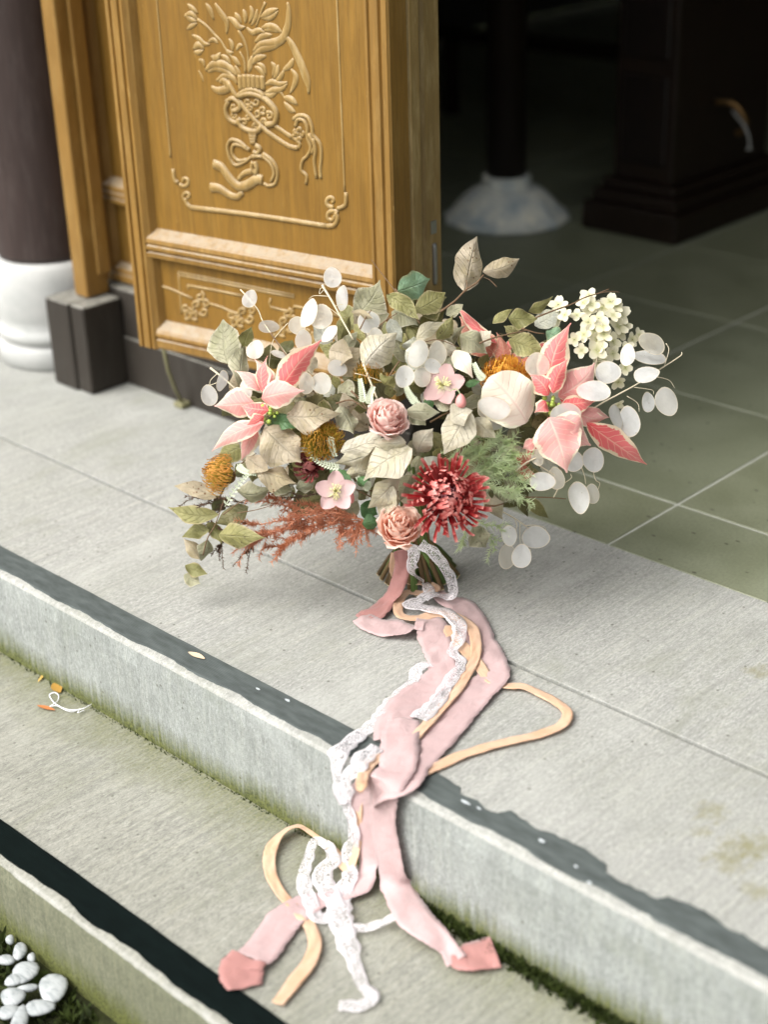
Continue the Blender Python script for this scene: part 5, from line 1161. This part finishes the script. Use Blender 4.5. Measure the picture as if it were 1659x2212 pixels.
# silk, left tail: falls from the knot, folds over, snakes down the tread, over the edge and out to the right
s1 = ribbon('silk_ribbon', [('H', 610, 590, 'T', .014, .95), ('H', 690, 600, 'T', .012), ('H', 715, 680, 'T', .008), ('H', 745, 770, 'T', .010, .9), ('H', 765, 850, 'T', .010, .9), ('H', 720, 930, 'T', .008), ('H', 610, 1015, 'T', .008), ('H', 530, 1085, 'T', .009), ('H', 480, 1170, 'T', .008), ('H', 470, 1260, 'T', .006)], PW, M_silk, bq, seed=1, wrinkle=.004, label='dusty pink silk ribbon running down both steps')
ribbon('ribbon_drop', [('H', 545, 1140, 'T', .012, .9), ('H', 525, 1220, 'T', .014, 1.05), ('H', 520, 1320, 'T', .014, 1.1), ('H', 505, 1420, 'T', .011, 1.05), ('H', 455, 1490, 'T', .010, 1.05), ('I', 880, 85, 'R', .012), ('I', 880, 220, 'R', .012), ('I', 910, 380, 'R', .016), ('I', 950, 520, 'L', .022, .9), ('I', 1015, 640, 'L', .034, 1.), ('I', 1110, 725, 'L', .026, .75), ('I', 1180, 790, 'L', .010, .5, 20), ('I', 1220, 850, 'L', .010, .6, 20)], PW, M_silk, s1, seed=21, wrinkle=.003, wr_f=.6)
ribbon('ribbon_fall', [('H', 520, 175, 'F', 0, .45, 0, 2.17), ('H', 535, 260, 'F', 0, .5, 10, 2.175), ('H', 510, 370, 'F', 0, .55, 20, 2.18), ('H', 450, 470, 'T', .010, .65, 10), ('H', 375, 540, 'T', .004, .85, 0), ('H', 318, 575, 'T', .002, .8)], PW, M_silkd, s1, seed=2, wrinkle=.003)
ribbon('ribbon_fold', [('H', 300, 562, 'T', .004, .7), ('H', 370, 605, 'T', .004, .9, 0), ('H', 470, 625, 'T', .006, 1.0, 0), ('H', 550, 632, 'T', .010, 1., -8), ('H', 608, 628, 'T', .016, .95, -20)], PW, M_silk, s1, seed=3, wrinkle=.003)
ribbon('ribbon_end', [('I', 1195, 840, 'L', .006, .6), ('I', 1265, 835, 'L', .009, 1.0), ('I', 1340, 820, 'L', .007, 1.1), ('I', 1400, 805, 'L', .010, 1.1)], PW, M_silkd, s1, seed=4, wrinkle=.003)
s2 = ribbon('silk_ribbon', [('H', 720, 420, 'T', .006, .5), ('H', 800, 470, 'T', .006, .7), ('H', 880, 500, 'T', .006, .9), ('H', 930, 580, 'T', .004), ('H', 975, 690, 'T', .004), ('H', 1035, 800, 'T', .004), ('H', 1050, 900, 'T', .005), ('H', 980, 970, 'T', .006), ('H', 880, 1080, 'T', .004), ('H', 790, 1190, 'T', .004), ('H', 690, 1300, 'T', .004), ('H', 600, 1400, 'T', .004), ('H', 520, 1510, 'T', .005), ('I', 800, 70, 'R', .003), ('I', 795, 250, 'R', .003), ('I', 810, 400, 'R', .010, .8), ('I', 770, 495, 'L', .016, .7), ('I', 690, 540, 'L', .006, .6), ('I', 580, 570, 'L', .004, .7), ('I', 470, 615, 'L', .006), ('I', 390, 690, 'L', .006), ('I', 330, 780, 'L', .006), ('I', 270, 840, 'L', .010)], PW, M_silk, bq, seed=5, wrinkle=.003, label='second dusty pink silk ribbon, ending at the black grip strip')
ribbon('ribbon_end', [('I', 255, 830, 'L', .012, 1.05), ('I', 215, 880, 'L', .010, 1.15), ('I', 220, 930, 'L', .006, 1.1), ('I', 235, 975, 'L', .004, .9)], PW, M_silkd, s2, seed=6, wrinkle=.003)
PV = .0135
v1 = ribbon('velvet_ribbon', [('H', 495, 190, 'F', 0, .9, 0, 2.175), ('H', 490, 300, 'F', 0, 1., 0, 2.20), ('H', 560, 360, 'T', .030), ('H', 660, 365, 'T', .030), ('H', 728, 395, 'T', .022), ('H', 650, 425, 'T', .016), ('H', 560, 420, 'T', .014), ('H', 512, 490, 'T', .010), ('H', 530, 555, 'T', .010), ('H', 630, 565, 'T', .012, 1.2), ('H', 740, 540, 'T', .016, 1.3), ('H', 850, 565, 'T', .018, 1.3), ('H', 930, 620, 'T', .018, 1.2), ('H', 955, 720, 'T', .016, 1.1), ('H', 945, 800, 'T', .014), ('H', 905, 880, 'T', .013), ('H', 850, 970, 'T', .014), ('H', 745, 1090, 'T', .014), ('H', 640, 1205, 'T', .016), ('H', 560, 1290, 'T', .010, .9), ('H', 400, 1360, 'T', .008), ('H', 320, 1440, 'T', .008), ('H', 300, 1520, 'T', .010), ('I', 775, 10, 'R', .006, .8), ('I', 768, 150, 'R', .004, .8), ('I', 760, 300, 'R', .006, .8), ('I', 715, 420, 'L', .020, .9), ('I', 640, 330, 'L', .006), ('I', 570, 258, 'L', .010, 1.2), ('I', 480, 225, 'L', .016, 1.2, 20), ('I', 400, 262, 'L', .014, 1.2, 25), ('I', 352, 340, 'L', .008, 1.2), ('I', 350, 430, 'L', .004, 1.1), ('I', 390, 520, 'L', .003), ('I', 460, 600, 'L', .003), ('I', 530, 680, 'L', .003, 1.1), ('I', 560, 770, 'L', .004, 1.2), ('I', 530, 860, 'L', .005, 1.3), ('I', 460, 950, 'L', .004, 1.3), ('I', 385, 1050, 'L', .003, 1.0)], PV, M_peach, bq, seed=7, thick=.0007, wrinkle=.0015, label='narrow peach velvet ribbon looping down the steps')
v2 = ribbon('velvet_ribbon', [('H', 790, 610, 'T', .012, 1.2), ('H', 835, 690, 'T', .012, 1.4), ('H', 900, 750, 'T', .012, 1.5), ('H', 960, 820, 'T', .009, 1.3), ('H', 1040, 920, 'T', .002, 1.1), ('H', 1130, 950, 'T', .003), ('H', 1220, 955, 'T', .004), ('H', 1330, 1000, 'T', .003, 1.1), ('H', 1435, 1060, 'T', .005), ('H', 1475, 1115, 'T', .006), ('H', 1430, 1180, 'T', .003, 1.1), ('H', 1300, 1230, 'T', .002, 1.1), ('H', 1100, 1275, 'T', .003, 1.1), ('H', 900, 1335, 'T', .002, 1.1), ('H', 750, 1400, 'T', .002, 1.1), ('H', 600, 1470, 'T', .003, 1.1), ('H', 540, 1505, 'T', .003)], PV, M_peach, bq, seed=8, thick=.0007, wrinkle=.0012, label='narrow peach velvet ribbon in a wide loop on the upper step')
LW = .019
l1 = ribbon('lace_ribbon', [('H', 620, 150, 'F', 0, .9, 0, 2.16), ('H', 600, 215, 'F', 0, .9, 0, 2.155), ('H', 595, 285, 'F', 0, .9, 0, 2.16), ('H', 640, 350, 'T', .045, .9), ('H', 690, 410, 'T', .030, .9), ('H', 640, 465, 'T', .022), ('H', 570, 490, 'T', .020), ('H', 690, 515, 'T', .024, .9), ('H', 800, 545, 'T', .026, .8), ('H', 870, 620, 'T', .024, .9), ('H', 850, 700, 'T', .022), ('H', 815, 760, 'T', .020, .9), ('H', 865, 810, 'T', .020, .8), ('H', 840, 880, 'T', .018), ('H', 780, 975, 'T', .018), ('H', 715, 1050, 'T', .018), ('H', 620, 1135, 'T', .018)], LW, M_lace, bq, .28, 9, .0002, .0012, label='white lace ribbon lying over the pink silk')
ribbon('lace_fall', [('H', 640, 140, 'F', 0, .8, 0, 2.155), ('H', 715, 190, 'F', 0, 1., 0, 2.15), ('H', 765, 265, 'F', 0, 1., 0, 2.155), ('H', 805, 340, 'F', 0, .9, 0, 2.165), ('H', 822, 410, 'F', 0, .8, 15, 2.175), ('H', 790, 445, 'T', .018, .8), ('H', 720, 432, 'T', .030, .8), ('H', 660, 455, 'T', .028, .9)], LW, M_lace, l1, .2, 10, .0002, .0012)
l2 = ribbon('lace_ribbon', [('H', 705, 830, 'T', .010, .7), ('H', 630, 850, 'T', .010), ('H', 595, 920, 'T', .008), ('H', 520, 985, 'T', .006), ('H', 460, 1060, 'T', .010), ('H', 395, 1150, 'T', .008), ('H', 295, 1220, 'T', .005, .9), ('H', 220, 1275, 'T', .005, .9), ('H', 170, 1340, 'T', .006, .9), ('H', 165, 1420, 'R', .004, .8), ('H', 185, 1490, 'R', .006, 1.0), ('H', 190, 1560, 'R', .008, 1.2), ('I', 690, 60, 'R', .010, 1.2), ('I', 715, 150, 'R', .010, 1.2), ('I', 740, 260, 'R', .012, 1.1), ('I', 720, 360, 'R', .014, 1.1), ('I', 730, 440, 'L', .030, 1.1), ('I', 690, 520, 'L', .012, 1.1), ('I', 665, 610, 'L', .010, 1.1), ('I', 695, 700, 'L', .008, 1.), ('I', 730, 790, 'L', .005, 1.1), ('I', 745, 880, 'L', .004, .9), ('I', 775, 960, 'L', .004, .9), ('I', 820, 1010, 'L', .004, .9), ('I', 780, 1060, 'L', .004, 1.), ('I', 670, 1062, 'L', .003, .8)], LW, M_lace, bq, .3, 11, .0002, .0012, label='white scalloped lace ribbon trailing to the lower step')
ribbon('lace_loop', [('H', 400, 1300, 'T', .016, .8), ('H', 330, 1350, 'T', .014, 1.1), ('H', 265, 1410, 'T', .012, 1.1), ('H', 225, 1490, 'R', .012, 1.1), ('H', 205, 1580, 'R', .014, 1.)], LW, M_lace, l2, .3, 14, .0002, .0012)
ribbon('lace_loop', [('I', 690, 690, 'L', .006, .8), ('I', 780, 695, 'L', .008, .8), ('I', 870, 675, 'L', .014, .8), ('I', 950, 640, 'L', .024, .7), ('I', 1025, 625, 'L', .026, .6)], LW, M_lace, l2, .3, 12, .0002, .0012)
ribbon('lace_loop', [('I', 650, 640, 'L', .006, .8), ('I', 575, 655, 'L', .006, .8), ('I', 540, 560, 'L', .008, .9), ('I', 505, 450, 'L', .008, .9), ('I', 525, 370, 'L', .016, .8), ('I', 550, 295, 'L', .024, .7, 20), ('I', 600, 300, 'L', .026, .8, 20), ('I', 640, 375, 'L', .016, .9), ('I', 590, 435, 'L', .012, 1.), ('I', 630, 520, 'L', .012, 1.), ('I', 670, 600, 'L', .010, .9)], LW, M_lace, l2, .3, 13, .0002, .0012)
for k, (x, y) in enumerate([(680, 235), (700, 215), (660, 250)]):       # embroidered flower on the knot
    c = at(px('H', x, y), 2.145); place(fm[k], 'lace_flower', c, -FW+UP*.3, .010, l1, k) if False else None
